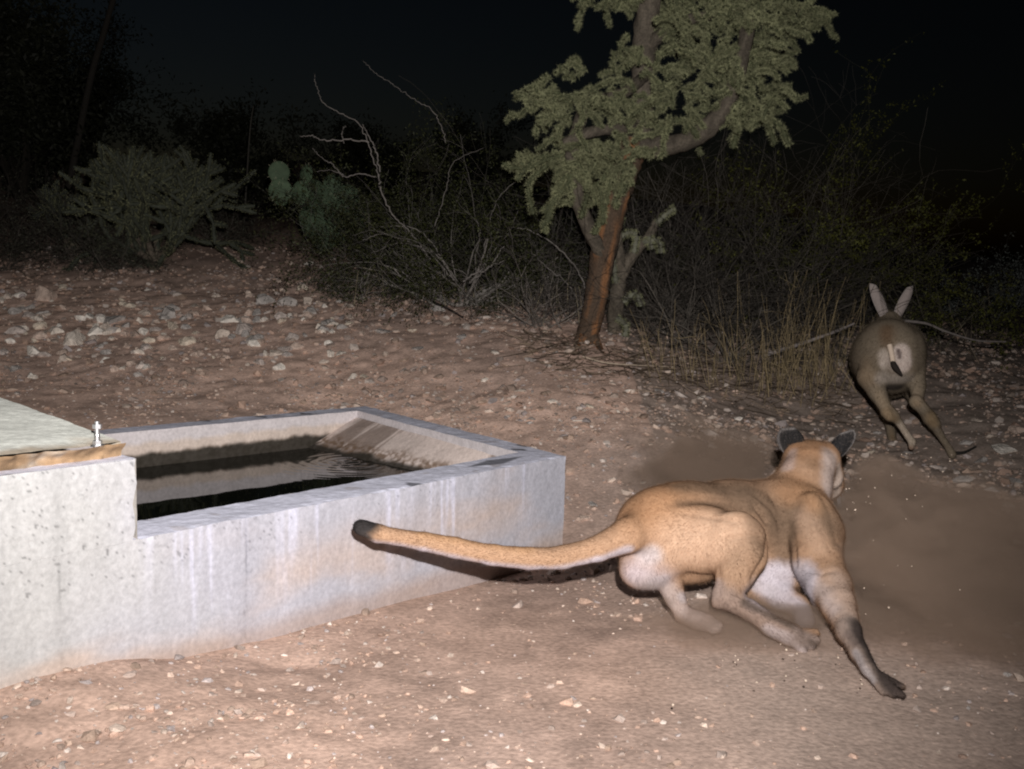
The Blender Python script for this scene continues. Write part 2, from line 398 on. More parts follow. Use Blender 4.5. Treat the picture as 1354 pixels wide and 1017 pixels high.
mb = MB(); grid_quad(mb, lowr(iA, -.05), lowr(iC, -.05), lowr(iD, -.05), lowr(iB, -.05), .1, lambda V: np.full(V.shape, .03)); mb.build('basin_floor', M_conc, trough)
# raised front wall + covering slab
q0 = cA + uu * s_blk
def rough_end(V):   # ragged end
    return .010 * fbm(V * 25, 3) + .006 * fbm(V * 70, 2)
mb = MB(); a0 = lowr(q0, ZT - .004) - nrm * .002; a1 = lowr(cB2, ZT - .004) - nrm * .002
h = ZR - ZT + .004; hv = np.array([0, 0, h]); th = nrm * .16
endc = lambda V: np.array([.44, .41, .38]) * (1 + .3 * fbm(V * 30, 3)[..., None])
# the front skin of the raised part reaches from the seam line to the top
def ragged(mbx, st):
    S = np.arange(0, LB - s_blk, st); Z = np.linspace(0, 1, int(h / st)); Sg, Zg = np.meshgrid(S, Z, indexing='ij')
    sh = (.010 * fbm(xyz(Zg * 7, 1, 1), 3) + .012 * (1 - Zg) * -1) * np.exp(-Sg / .05)
    V = a0 + Sg[..., None] * uu + Zg[..., None] * hv - sh[..., None] * uu * 1.0
    pt = pits(V, 85, .5); V2 = V - nrm * (.002 * fbm(V * 40, 2))[..., None] + nrm * (.004 * pt)[..., None]
    edge = np.exp(-(1 - Zg) * h / .008) * (.004 + .004 * fbm(xyz(Sg * 30, 0, 0), 3)); V2 = V2 + nrm * edge[..., None]
    i = np.arange(Sg.size).reshape(Sg.shape); F = np.stack([i[:-1, :-1], i[1:, :-1], i[1:, 1:], i[:-1, 1:]], -1).reshape(-1, 4)
    mbx.add(V2.reshape(-1, 3), F, col_front(V).reshape(-1, 3))
ragged(mb, .006)
grid_quad(mb, a0 + hv, a1 + hv, a1 + hv + th, a0 + hv + th, ST, col_top)
grid_quad(mb, a0, a0 + hv, a0 + hv + th, a0 + th, .008, endc)
mb.build('raised_wall', M_conc, trough)
mb = MB(); zs = ZR + .042
k0 = Zp(161, 584, zs); ks = (k0 - cA) @ uu; kn = (k0 - cA) @ nrm
s0 = cA + uu * ks + nrm * kn; s0 = lowr(s0, zs)
sdir = Zp(0, 525, zs + .055) - lowr(s0, zs); sdir = sdir / np.linalg.norm(sdir)
s1 = s0 + uu * 2.4; s2 = s0 + sdir * 2.1; s3 = s1 + sdir * 2.1
dn = np.array([0, 0, -(zs - ZR) - .006])
def col_slab(V):
    d = (V - s0) @ nrm; e = (V - s0) @ -uu
    c = np.array([.84, .86, .80]) * (1 + .12 * fbm(V * 5, 4)[..., None] + .08 * fbm(V * 40, 2)[..., None])  # slab top brightened in the colour because the flash only grazes it
    b = sstep(.10, .02, d + .09 * fbm(V * 8, 4))[..., None] * .75
    b2 = (sstep(.35, .7, fbm(V * 7 + 8, 4)) * .35)[..., None]
    c = c * (1 - b2) + np.array([.36, .3, .22]) * b2
    c = c * (1 - b) + np.array([.40, .30, .20]) * b
    return c
def col_sedge(V):
    c = np.array([.22, .145, .085]) * (1 + .6 * fbm(V * 14, 4)[..., None] + .5 * fbm(xyz(alongwall(V) * 9, V[..., 2] * 60, 1), 3)[..., None]); q = sstep(.1, .5, fbm(V * 17 + 9, 3))[..., None] * .6; return c * (1 - q) + np.array([.33, .30, .26]) * q
dsh = lambda V: .014 * fbm(V * 12, 4) + .006 * fbm(V * 60, 2) - .022 * np.exp(-((V[..., 2] - zs) / .018) ** 2) * (1 + 1.2 * fbm(V * 18, 3))
grid_quad(mb, s0, s1, s3, s2, .008, col_slab)
grid_quad(mb, s0 + dn, s1 + dn, s1, s0, .006, col_sedge, dsh); grid_quad(mb, s2 + dn, s0 + dn, s0, s2, .008, col_slab, None)
mb.build('cover_slab', M_conc, trough)
# anchor bolt with nut and washer standing on the slab
M_steel, _t, _b = new_mat('galvanised_steel', .3, .5); _b.inputs['Metallic'].default_value = .9; _b.inputs['Base Color'].default_value = (.6, .6, .62, 1)
mb = MB(); bp_ = Zp(129, 588, zs); z0 = bp_[2] - .004
V = lambda z: np.array([bp_[0], bp_[1], z0 + z])
tube(mb, [V(0), V(.004)], [.02, .02], (.6, .6, .6), 14); tube(mb, [V(.004), V(.016)], [.013, .013], (.6, .6, .6), 6)
tube(mb, [V(.016), V(.03), V(.032), V(.07)], [.007, .007, .0065, .0065], (.6, .6, .6), 10)
tube(mb, [V(.05), V(.062)], [.013, .013], (.6, .6, .6), 6)
mb.build('anchor_bolt', M_steel, trough, False)
# water
def water_mat():
    m, t, b = new_mat('dark_water', .02, .5); b.inputs['Base Color'].default_value = (.006, .007, .005, 1); b.inputs['IOR'].default_value = 1.33
    tc = t.nodes.new('ShaderNodeTexCoord'); no = t.nodes.new('ShaderNodeTexNoise'); no.inputs['Scale'].default_value = 5; no.inputs['Detail'].default_value = 1
    t.links.new(tc.outputs['Object'], no.inputs['Vector']); bp = t.nodes.new('ShaderNodeBump'); bp.inputs['Strength'].default_value = .05; bp.inputs['Distance'].default_value = .01
    t.links.new(no.outputs[0], bp.inputs['Height']); t.links.new(bp.outputs[0], b.inputs['Normal']); return m
wp = inset(poly, [.08, .06, .0, .08]); n = 200
s_, t_ = np.meshgrid(np.linspace(0, 1, 300), np.linspace(0, 1, 180), indexing='ij')
WV = ((wp[0] * (1 - s_[..., None]) + wp[3] * s_[..., None]) * (1 - t_[..., None]) + (wp[1] * (1 - s_[..., None]) + wp[2] * s_[..., None]) * t_[..., None])
WV[..., 2] = ZW
rc = Zp(455, 608, ZW)
for (dx, dy, am, fr) in ((0, 0, .0013, 105), (.07, -.1, .0007, 150)):
    d = np.hypot(WV[..., 0] - rc[0] - dx, WV[..., 1] - rc[1] - dy); WV[..., 2] += am * np.sin(d * fr) * np.exp(-(d / .26) ** 2)
i = np.arange(s_.size).reshape(s_.shape); F = np.stack([i[:-1, :-1], i[1:, :-1], i[1:, 1:], i[:-1, 1:]], -1).reshape(-1, 4)
wtr = link('water', mesh_np('water', WV.reshape(-1, 3), F[:, ::-1], None, True, water_mat())); tag(wtr, 'dark still water in the trough with a few ripples', None, None, 'structure')

# ------------------------------------------------------------------ gravel and rocks
def ico(sub):
    t = (1 + 5 ** .5) / 2
    v = [(-1, t, 0), (1, t, 0), (-1, -t, 0), (1, -t, 0), (0, -1, t), (0, 1, t), (0, -1, -t), (0, 1, -t), (t, 0, -1), (t, 0, 1), (-t, 0, -1), (-t, 0, 1)]
    f = [(0, 11, 5), (0, 5, 1), (0, 1, 7), (0, 7, 10), (0, 10, 11), (1, 5, 9), (5, 11, 4), (11, 10, 2), (10, 7, 6), (7, 1, 8), (3, 9, 4), (3, 4, 2), (3, 2, 6), (3, 6, 8), (3, 8, 9), (4, 9, 5), (2, 4, 11), (6, 2, 10), (8, 6, 7), (9, 8, 1)]
    v = [np.array(q) / np.linalg.norm(q) for q in v]
    for _ in range(sub):
        c = {}; nf = []
        def mid(a, b):
            k = (min(a, b), max(a, b))
            if k not in c: m = v[a] + v[b]; v.append(m / np.linalg.norm(m)); c[k] = len(v) - 1
            return c[k]
        for a, b, d in f:
            x, y, z = mid(a, b), mid(b, d), mid(d, a); nf += [(a, x, z), (b, y, x), (d, z, y), (x, y, z)]
        f = nf
    return np.array(v), np.array(f)
I0, F0 = ico(0)
def density(x, y):
    r = rocky(x, y); d = .22 + .8 * r
    d = d * (1 - .75 * np.exp(-(((x - .75) / .75) ** 2 + ((y - 3.2) / .55) ** 2) * 1.0))
    return d
def pebbles(n, smin, smax, seed, yr, xr, pw=1.0, pal=None):
    r = np.random.RandomState(seed)
    Y = yr[0] + (yr[1] - yr[0]) * r.rand(n) ** pw; X = Y * (xr[0] + (xr[1] - xr[0]) * r.rand(n))
    ok = (r.rand(n) < density(X, Y) * (.5 + 1.0 * (vn3(xyz(X * 2.3, Y * 2.3, 6)) > .45))) & ~in_poly(X, Y, poly)
    X, Y = X[ok], Y[ok]; n = len(X); s = smin * (smax / smin) ** (r.rand(n) ** 2.2)
    q = I0[None] * (1 + .28 * r.randn(n, 12, 1).clip(-1.6, 1.6)); sc = np.stack([.75 + .6 * r.rand(n), .75 + .5 * r.rand(n), .45 + .4 * r.rand(n)], -1)
    q = q * sc[:, None]; a = r.rand(n) * 6.28; ca, sa = np.cos(a)[:, None], np.sin(a)[:, None]
    b = r.randn(n)[:, None] * .35; z2 = q[..., 2] * np.cos(b) + q[..., 0] * np.sin(b); x2 = q[..., 0] * np.cos(b) - q[..., 2] * np.sin(b)
    V = np.stack([x2 * ca - q[..., 1] * sa, x2 * sa + q[..., 1] * ca, z2], -1) * s[:, None, None]
    V += np.stack([X, Y, H(X, Y) + s * .12], -1)[:, None]
    pal = np.array(pal); c = (.55 * pal[r.randint(len(pal), size=n)] + .45 * np.array([.31, .235, .19])) * 1.2 * (.7 + .6 * r.rand(n, 1))
    F = (F0[None] + 12 * np.arange(n)[:, None, None]).reshape(-1, 3)
    return V.reshape(-1, 3), F, np.repeat(c, 12, axis=0)
pal = [(.30, .19, .14), (.27, .19, .15), (.34, .25, .2), (.25, .2, .18), (.26, .25, .27), (.4, .33, .28), (.22, .15, .11), (.3, .22, .18), (.2, .17, .16), (.33, .21, .16), (.46, .42, .39)]
mb = MB()
mb.add(*pebbles(34000, .0022, .011, 1, (2.2, 7.0), (-.55, .52), .75, pal))
mb.add(*pebbles(14000, .004, .020, 2, (2.4, 11), (-.52, .52), .9, pal))
mb.add(*pebbles(9000, .007, .030, 14, (3.6, 10), (-.5, .5), .8, pal + [(.5, .42, .36), (.44, .32, .26)]))
mb.add(*pebbles(2600, .012, .042, 4, (4.4, 11), (-.52, .52), .8, pal))
gr = mb.build('gravel', M_gravel, None, False); tag(gr, 'loose pink, tan and grey gravel strewn over the soil', 'gravel', None, 'stuff')

I2, F2 = ico(3)
rock_me = []
for k in range(9):
    r = np.random.RandomState(50 + k); v = I2.copy() * np.array([1.0, .7 + .3 * r.rand(), .5 + .25 * r.rand()])
    for _ in range(16):       # cleave with planes for an angular, broken look
        nn = r.randn(3); nn /= np.linalg.norm(nn); d = .30 + .3 * r.rand(); e = v @ nn - d; v = v - np.where(e > 0, e, 0)[:, None] * nn
    v = v + .05 * np.stack([fbm(v * 3 + 9 * k, 4), fbm(v * 3 + 40 + k, 4), fbm(v * 3 + 80 + k, 4)], -1)
    rock_me.append(mesh_np('rock', v, F2, None, False, M_rock))
def put_rock(px, py, wpx, label, group, k=None, flat=1.0, rz=None, sink=.12, r=rs):
    p = G(px, py); s = wpx / 2 * p[1] / FPX / .8; o = D.objects.new('rock', rock_me[r.randint(9) if k is None else k]); COL.objects.link(o)
    o.location = (p[0], p[1], float(H(p[0], p[1])) + s * .3 * flat - s * sink); o.scale = (s, s * (.8 + .3 * r.rand()), s * flat * (.8 + .4 * r.rand()))
    o.rotation_euler = (r.randn() * .22, r.randn() * .22, r.rand() * 6.28 if rz is None else rz); return tag(o, label, 'rock', group)
gA = 'pale broken rocks of the outcrop behind the trough'
for (px, py, w) in [(60, 396, 46), (25, 412, 30), (18, 440, 34), (150, 425, 42), (128, 440, 36), (100, 455, 40), (222, 420, 44), (205, 440, 30), (245, 455, 30), (178, 445, 26), (70, 440, 24), (45, 470, 40),
        (305, 425, 36), (322, 440, 40), (335, 455, 34), (290, 445, 26), (350, 400, 36), (385, 405, 34), (412, 415, 30), (372, 422, 26), (365, 470, 26), (370, 492, 24), (345, 482, 22), (230, 462, 24), (262, 470, 26),
        (85, 478, 28), (140, 478, 24), (112, 420, 26), (170, 405, 24), (190, 462, 22), (275, 410, 24), (330, 415, 22), (60, 420, 22), (5, 470, 22), (10, 395, 22), (440, 430, 20), (420, 440, 18), (300, 475, 18), (150, 492, 20), (40, 500, 18)]:
    put_rock(px, py, w * 1.02, 'pale grey-tan broken rock embedded in the slope behind the trough', gA, None, .95, sink=.35)
for _ in range(165):
    px, py = rs.uniform(0, 480), rs.normal(438, 27)
    if 375 < py < 505: put_rock(px, py, rs.uniform(8, 27), 'pale grey-tan broken rock embedded in the slope behind the trough', gA, None, .9, sink=.3)
gB = 'small rocks on the slope under the thornbush'
for (px, py, w) in [(475, 395, 18), (520, 420, 22), (505, 440, 26), (545, 440, 22), (610, 450, 24), (590, 430, 18), (640, 440, 20), (575, 410, 26), (655, 470, 20), (620, 478, 16), (690, 462, 16), (700, 480, 18), (450, 470, 20), (480, 500, 16), (560, 490, 16), (430, 320, 20), (400, 330, 18), (720, 440, 14), (735, 470, 16), (440, 345, 24), (410, 350, 20), (660, 420, 16)]:
    put_rock(px, py, w, 'small grey rock on the brown slope between trough and bush', gB, None, .55)
put_rock(553, 462, 29, 'smooth flat orange-tan stone on the slope above the trough', None, 3, .35, .1)
gC = 'grey rocks on the disturbed ground right of the dust'
for (px, py, w) in [(1330, 598, 40), (1300, 612, 26), (1270, 640, 34), (1345, 640, 26), (1240, 622, 20), (1310, 650, 26), (1335, 672, 34), (1290, 680, 22), (1320, 700, 24), (1345, 720, 22), (1300, 735, 20), (1275, 590, 24), (1225, 560, 22), (1245, 585, 18), (1200, 600, 20), (1180, 612, 22), (1150, 600, 20), (1340, 570, 26), (1310, 580, 20), (1290, 560, 18), (1330, 760, 18), (1350, 790, 18), (1345, 830, 16), (1310, 800, 14), (1160, 575, 18), (1130, 560, 16), (1350, 540, 20), (1330, 900, 16), (1280, 940, 14)]:
    put_rock(px, py, w, 'grey angular rock on the dark stony ground at the right', gC, None, .55)
gD = 'reddish stones on the mound between trough and tree'
for (px, py, w) in [(740, 515, 16), (690, 520, 22), (780, 540, 24), (815, 545, 16), (700, 560, 14), (805, 592, 15), (860, 590, 12), (890, 562, 14), (925, 527, 22), (900, 525, 30), (870, 520, 16), (830, 520, 16), (945, 545, 14), (730, 535, 20), (770, 500, 16), (660, 520, 18), (740, 460, 14), (640, 505, 16), (600, 530, 12), (850, 640, 12), (975, 555, 22), (1000, 562, 16), (1020, 556, 18), (800, 620, 12), (770, 690, 26), (785, 670, 18)]:
    put_rock(px, py, w, 'reddish stone on the mound between the trough and the cholla tree', gD, None, .5)
put_rock(924, 580, 9, 'small white pebble on the mound just above the puma', None, 2, 1.0)

# ------------------------------------------------------------------ implicit-surface bodies (one continuous skin each)
class Body:
    def __init__(s, lo, hi, h):
        s.lo = np.array(lo, float); s.h = h; n = np.ceil((np.array(hi) - s.lo) / h).astype(int) + 1; s.n = n
        s.F = np.full(n, 1.0, np.float32); s.seg = []
    def _box(s, lo, hi):
        a = np.clip(np.floor((lo - s.lo) / s.h).astype(int), 0, s.n - 1); b = np.clip(np.ceil((hi - s.lo) / s.h).astype(int) + 1, 1, s.n)
        g = np.stack(np.meshgrid(*[s.lo[k] + s.h * np.arange(a[k], b[k]) for k in range(3)], indexing='ij'), -1)
        return tuple(slice(a[k], b[k]) for k in range(3)), g
    def _mix(s, sl, d, k, sub=False):
        a = s.F[sl]
        if sub:
            d = -d; h = np.clip(.5 - .5 * (a - d) / k * 1, 0, 1); h = np.clip(.5 + .5 * (d - a) / k, 0, 1)
            s.F[sl] = a * (1 - h) + d * h + k * h * (1 - h)
        else:
            h = np.clip(.5 + .5 * (a - d) / k, 0, 1); s.F[sl] = a * (1 - h) + d * h - k * h * (1 - h)
    def cone(s, p, q, r1, r2, k=.02, sub=False, bone=True):
        p, q = np.array(p, float), np.array(q, float); m = max(r1, r2) + 2 * k + .01
        sl, g = s._box(np.minimum(p, q) - m, np.maximum(p, q) + m)
        ba = q - p; t = np.clip(((g - p) @ ba) / (ba @ ba + 1e-9), 0, 1)
        d = np.linalg.norm(g - p - t[..., None] * ba, axis=-1) - (r1 + (r2 - r1) * t)
        s._mix(sl, d, k, sub)
        if bone and not sub: s.seg.append((p, q))
    def chain(s, pts, k=.02, px=True):
        for a, b in zip(pts[:-1], pts[1:]):
            if px: s.cone(P(*a[:3]), P(*b[:3]), a[3] * a[2] / FPX, b[3] * b[2] / FPX, k)
            else: s.cone(a[:3], b[:3], a[3], b[3], k)
    def ell(s, c, r, ax=None, k=.02, sub=False):
        c = np.array(c, float); r = np.array(r, float); m = r.max() + 2 * k + .01
        sl, g = s._box(c - m, c + m); q = g - c
        if ax is not None: q = q @ np.array(ax).T
        k0 = np.linalg.norm(q / r, axis=-1); k1 = np.linalg.norm(q / r ** 2, axis=-1) + 1e-6
        s._mix(sl, np.where(k0 < 1e-3, -r.min(), k0 * (k0 - 1) / k1), k, sub)
    def ellpx(s, px, py, Y, rx, ry, rdepth, ang=0, k=.02, sub=False):
        a = math.radians(ang); f = Y / FPX
        s.ell(P(px, py, Y), (rx * f, ry * f, rdepth), (math.cos(a) * rt + math.sin(a) * up, -math.sin(a) * rt + math.cos(a) * up, fw), k, sub)
    def nets(s):
        F = s.F; S = F < 0; nx, ny, nz = F.shape; cnt = np.zeros((nx - 1, ny - 1, nz - 1), np.int8)
        for a in (0, 1):
            for b in (0, 1):
                for c in (0, 1): cnt += S[a:nx - 1 + a, b:ny - 1 + b, c:nz - 1 + c]
        I, J, K = np.nonzero((cnt > 0) & (cnt < 8)); n = len(I); idx = np.full(cnt.shape, -1, np.int32); idx[I, J, K] = np.arange(n)
        acc = np.zeros((n, 3)); m = np.zeros(n)
        for ax in range(3):
            o = [k for k in range(3) if k != ax]
            for u in (0, 1):
                for v in (0, 1):
                    c0 = np.zeros(3, int); c0[o[0]] = u; c0[o[1]] = v; c1 = c0.copy(); c1[ax] = 1
                    fa = F[I + c0[0], J + c0[1], K + c0[2]]; fb = F[I + c1[0], J + c1[1], K + c1[2]]; w = (fa < 0) != (fb < 0)
                    t = fa / np.where(w, fa - fb, 1); acc += np.where(w[:, None], c0 + t[:, None] * (c1 - c0), 0); m += w
        V = s.lo + s.h * (np.stack([I, J, K], -1) + acc / m[:, None])
        Q = []
        for ax in range(3):
            a, b = (ax + 1) % 3, (ax + 2) % 3
            lo = [slice(1, -1)] * 3; hi = [slice(1, -1)] * 3; lo[ax] = slice(0, -1); hi[ax] = slice(1, None)
            s0 = S[tuple(lo)]; s1 = S[tuple(hi)]; off = np.array([1, 1, 1]); off[ax] = 0
            for sgn in (0, 1):
                w = np.argwhere((s0 & ~s1) if sgn == 0 else (~s0 & s1)) + off
                ok = (w[:, a] < idx.shape[a]) & (w[:, b] < idx.shape[b]) & (w[:, ax] < idx.shape[ax]); w = w[ok]
                def cell(da, db): q = w.copy(); q[:, a] += da; q[:, b] += db; return idx[q[:, 0], q[:, 1], q[:, 2]]
                f = np.stack([cell(-1, -1), cell(0, -1), cell(0, 0), cell(-1, 0)], -1); f = f[(f >= 0).all(1)]
                Q.append(f if sgn == 0 else f[:, ::-1])
        return V, np.concatenate(Q)
def smooth_mesh(V, F, it=3, lam=.5):
    e = np.concatenate([F[:, [0, 1]], F[:, [1, 2]], F[:, [2, 3]], F[:, [3, 0]]]); n = len(V)
    for _ in range(it):
        A = np.zeros_like(V); c = np.zeros(n)
        for k in range(3): A[:, k] = np.bincount(e[:, 0], V[e[:, 1], k], n) + np.bincount(e[:, 1], V[e[:, 0], k], n)
        c = np.bincount(e[:, 0], minlength=n) + np.bincount(e[:, 1], minlength=n)
        V = V + lam * (A / np.maximum(c, 1)[:, None] - V)
    return V
def vnormals(V, F):
    fn = np.cross(V[F[:, 2]] - V[F[:, 0]], V[F[:, 3]] - V[F[:, 1]]); N = np.zeros_like(V)
    for k in range(4): 
        for c in range(3): N[:, c] += np.bincount(F[:, k], fn[:, c], len(V))
    return N / (np.linalg.norm(N, axis=1)[:, None] + 1e-12)
def segdist(V, p, q):
    p, q = np.array(p), np.array(q); ba = q - p; t = np.clip(((V - p) @ ba) / (ba @ ba + 1e-9), 0, 1); return np.linalg.norm(V - p - t[:, None] * ba, axis=1)
def paint(V, C, a, b, r, col, amt=1, soft=.5, px=True):
    """a coat marking, or shade painted into a fold: everything within r of the segment a-b"""
    if px: r = r * a[2] / FPX; a, b = P(*a), P(*b)
    w = amt * sstep(r * (1 + soft), r * (1 - soft), segdist(V, a, b) + r * .18 * fbm(V * 30, 2))[:, None]
    C[:] = C * (1 - w) + np.array(col) * w
def fur(name, V, F, N, C, segs, n, L, wd, seed, parent, lift=.35, skip=None):
    r = np.random.RandomState(seed); tri = np.concatenate([F[:, [0, 1, 2]], F[:, [0, 2, 3]]]); 
    ar = np.linalg.norm(np.cross(V[tri[:, 1]] - V[tri[:, 0]], V[tri[:, 2]] - V[tri[:, 0]]), axis=1); pr = ar / ar.sum()
    f = tri[r.choice(len(tri), n, p=pr)]; w = r.dirichlet((1, 1, 1), n)[..., None]
    p = (V[f] * w).sum(1); nn = (N[f] * w).sum(1); c = (C[f] * w).sum(1)
    dm = np.full(n, 9.0); dr = np.zeros((n, 3))
    for a, b in segs:
        d = segdist(p, a, b); t = (b - a) / (np.linalg.norm(b - a) + 1e-9); wgt = np.exp(-d / .03)[:, None]; dr += wgt * t
    dr = dr + .25 * np.linalg.norm(dr, axis=1)[:, None] * r.randn(n, 3); dr = dr - (dr * nn).sum(1)[:, None] * nn; dr /= np.linalg.norm(dr, axis=1)[:, None] + 1e-9
    sd = np.cross(nn, dr); big = (r.rand(n) < .13); l = (L * (.6 + .8 * r.rand(n)) * np.where(big, 1.9, 1))[:, None]; lift = np.where(big, .5, lift)[:, None]
    tip = p + l * (dr * (1 - lift) + nn * lift * (.5 + r.rand(n)[:, None])); b0 = p - nn * .001
    Vh = np.stack([b0 + sd * wd, b0 - sd * wd, tip], 1).reshape(-1, 3); Fh = np.arange(3 * n).reshape(n, 3)
    c = c * (.93 + .14 * r.rand(n, 1) + .10 * fbm(p * 30, 2)[:, None])
    me = mesh_np(name, Vh, Fh, np.repeat(c, 3, axis=0), True, M_hair)
    return link(name, me, parent)
M_hair = vcol_mat('coat_hair', .75, .1, 30, .1, 0)
_t = M_hair.node_tree; _b = _t.nodes['Principled BSDF']; _tr = _t.nodes.new('ShaderNodeBsdfTranslucent'); _mx = _t.nodes.new('ShaderNodeMixShader'); _mx.inputs[0].default_value = .55
_t.links.new(_b.inputs['Base Color'].links[0].from_socket, _tr.inputs['Color']); _t.links.new(_b.outputs[0], _mx.inputs[1]); _t.links.new(_tr.outputs[0], _mx.inputs[2]); _t.links.new(_mx.outputs[0], _t.nodes['Material Output'].inputs['Surface'])
def ear_cup(base, tip, side, face, w, col_back, col_in, col_rim, n=12, m=12, depth=.45, point=.8):
    """a thin cupped ear: base->tip length, side = width direction, face = the way the opening looks; returns V,F,C"""
    base, tip = np.array(base), np.array(tip); L = tip - base; side = side / np.linalg.norm(side); face = face / np.linalg.norm(face)
    u, v = np.meshgrid(np.linspace(-1, 1, n), np.linspace(0, 1, m), indexing='ij')
    half = w * (np.sin(math.pi * np.clip(.18 + .62 * v, 0, 1)) ** .8) * (1 - v ** 7 * point)
    x = half * np.sin(u * 1.25) / math.sin(1.25); y = -half * depth * 2 * (np.cos(u * 1.25) - math.cos(1.25))
    Vf = base + v[..., None] * L + x[..., None] * side + y[..., None] * face
    Vb = Vf - .006 * face * (1 - .6 * np.abs(u))[..., None]
    rim = (np.clip(np.abs(u) - .72, 0, 1) / .28)[..., None] + (np.clip(v - .85, 0, 1) / .15)[..., None]; rim = np.clip(rim, 0, 1)
    Cf = np.array(col_in) * (1 - rim) + np.array(col_rim) * rim; Cb = np.array(col_back) * (1 - rim ** 3) + np.array(col_rim) * rim ** 3
    i = np.arange(n * m).reshape(n, m); F = np.stack([i[:-1, :-1], i[1:, :-1], i[1:, 1:], i[:-1, 1:]], -1).reshape(-1, 4)
    K = n * m; b = np.concatenate([i[:, 0], i[-1, 1:], i[-2::-1, -1], i[0, -2:0:-1]]); b2 = np.roll(b, -1)
    S = np.stack([b, b2, b2 + K, b + K], -1)
    return np.concatenate([Vf.reshape(-1, 3), Vb.reshape(-1, 3)]), np.concatenate([F, F[:, ::-1] + K, S]), np.concatenate([Cf.reshape(-1, 3), Cb.reshape(-1, 3)])

# ------------------------------------------------------------------ puma, crouched in a tight turn
B = Body((-.65, 2.7, -.02), (1.35, 4.6, .62), .0068)
T_ = [(477, 697, 3.42, 11.1), (500, 706, 3.42, 12.0), (560, 716, 3.42, 12.9), (600, 724, 3.42, 13.8), (650, 734, 3.42, 14.2), (700, 739, 3.42, 15.1), (745, 737, 3.42, 15.6), (790, 726, 3.44, 16.9), (830, 708, 3.5, 24.0), (862, 700, 3.58, 30.0)]
B.chain(T_, .012)
# trunk
B.ellpx(868, 702, 3.64, 56, 56, .15, 0, .03)
B.ellpx(905, 700, 3.70, 72, 64, .15, -4, .03)
B.ellpx(965, 702, 3.80, 70, 68, .15, -6, .03)
B.ellpx(1030, 706, 3.86, 66, 72, .16, -12, .03)
B.ellpx(1062, 700, 3.86, 48, 62, .13, 12, .03)
B.cone(P(880, 690, 3.65), P(1050, 680, 3.95), .12, .13, .03)
# far shoulder blade bump, near shoulder
B.cone(P(1000, 645, 4.02), P(1022, 652, 4.0), .028, .045, .02)
B.ellpx(1083, 700, 3.74, 30, 52, .09, 14, .025)
# neck, head
B.chain([(1045, 668, 3.95, 44), (1060, 645, 4.0, 37), (1070, 622, 4.06, 33)], .03)
B.ellpx(1073, 612, 4.12, 37, 31, .10, -8, .022); B.ellpx(1052, 604, 4.13, 16, 19, .06, 0, .02); B.ellpx(1094, 604, 4.13, 16, 19, .06, 0, .02)
B.chain([(1078, 622, 4.14, 30), (1094, 640, 4.22, 20), (1100, 648, 4.28, 15)], .02)
B.ellpx(1099, 628, 4.13, 16, 20, .05, 0, .015)        # cheek
B.ellpx(1048, 612, 4.16, 14, 18, .05, 0, .015)
# near (right) hind leg: thigh, shank, long foot
B.ellpx(925, 712, 3.56, 78, 46, .085, -8, .03)
B.ellpx(972, 722, 3.50, 44, 48, .07, 0, .02)
B.chain([(985, 735, 3.47, 30), (972, 760, 3.44, 25), (961, 785, 3.41, 17)], .015)
B.chain([(958, 790, 3.40, 15), (990, 806, 3.40, 14), (1022, 828, 3.38, 15), (1046, 840, 3.37, 17)], .012)
for dx, dy, yy in ((33, 7, 3.36), (27, 15, 3.34), (15, 21, 3.32), (32, -3, 3.39)):
    B.cone(P(1046, 840, 3.37), P(1046 + dx, 840 + dy, yy), .022, .0165, .004)
B.cone(P(952, 786, 3.41), P(948, 797, 3.40), .028, .022, .012)   # heel
# far (left) hind leg tucked under
B.ellpx(862, 744, 3.58, 42, 36, .08, 0, .04)
B.ellpx(846, 756, 3.56, 26, 22, .06, 0, .035)
B.chain([(882, 764, 3.58, 19), (893, 792, 3.55, 14), (903, 812, 3.52, 12), (922, 820, 3.48, 13), (936, 824, 3.46, 13)], .012)
for dx, dy, yy in ((17, 2, 3.44), (15, 8, 3.43), (8, 10, 3.43)):
    B.cone(P(934, 824, 3.46), P(934 + dx, 824 + dy, yy), .020, .0145, .004)
# far (left) forelimb folded under the chest
B.chain([(1000, 770, 3.72, 30), (1030, 788, 3.66, 20), (1058, 803, 3.62, 15), (1064, 820, 3.56, 14)], .015)
# near (right) foreleg reaching out and braced
B.chain([(1078, 705, 3.72, 38), (1082, 745, 3.60, 33), (1096, 775, 3.48, 29), (1108, 800, 3.37, 23), (1123, 835, 3.23, 15.5), (1136, 862, 3.13, 11.5), (1149, 885, 3.05, 11.5)], .018)
for dx, dy, yy in ((44, 32, 2.935), (31, 32, 2.95), (17, 28, 2.97), (44, 20, 2.98)):
    B.cone(P(1150, 888, 3.05), P(1150 + dx, 888 + dy, yy), .018, .012, .004)
# belly and chest
B.ellpx(1030, 752, 3.74, 48, 30, .09, -4, .025)
B.ellpx(905, 745, 3.66, 55, 28, .09, 0, .025)
# creases between the muscles
for a, b, r in [((1018, 690, 3.60), (1012, 745, 3.50), .012), ((960, 712, 3.44), (1005, 706, 3.47), .006), ((900, 668, 3.52), (985, 668, 3.66), .010), ((985, 672, 3.66), (1020, 700, 3.62), .010),
                ((1035, 660, 3.78), (1062, 740, 3.68), .012), ((1075, 655, 3.85), (1105, 720, 3.68), .008), ((890, 715, 3.45), (940, 700, 3.46), .006), ((1058, 745, 3.58), (1088, 748, 3.52), .006)]:
    pass
Vp, Fp = B.nets(); Vp = smooth_mesh(Vp, Fp, 4)
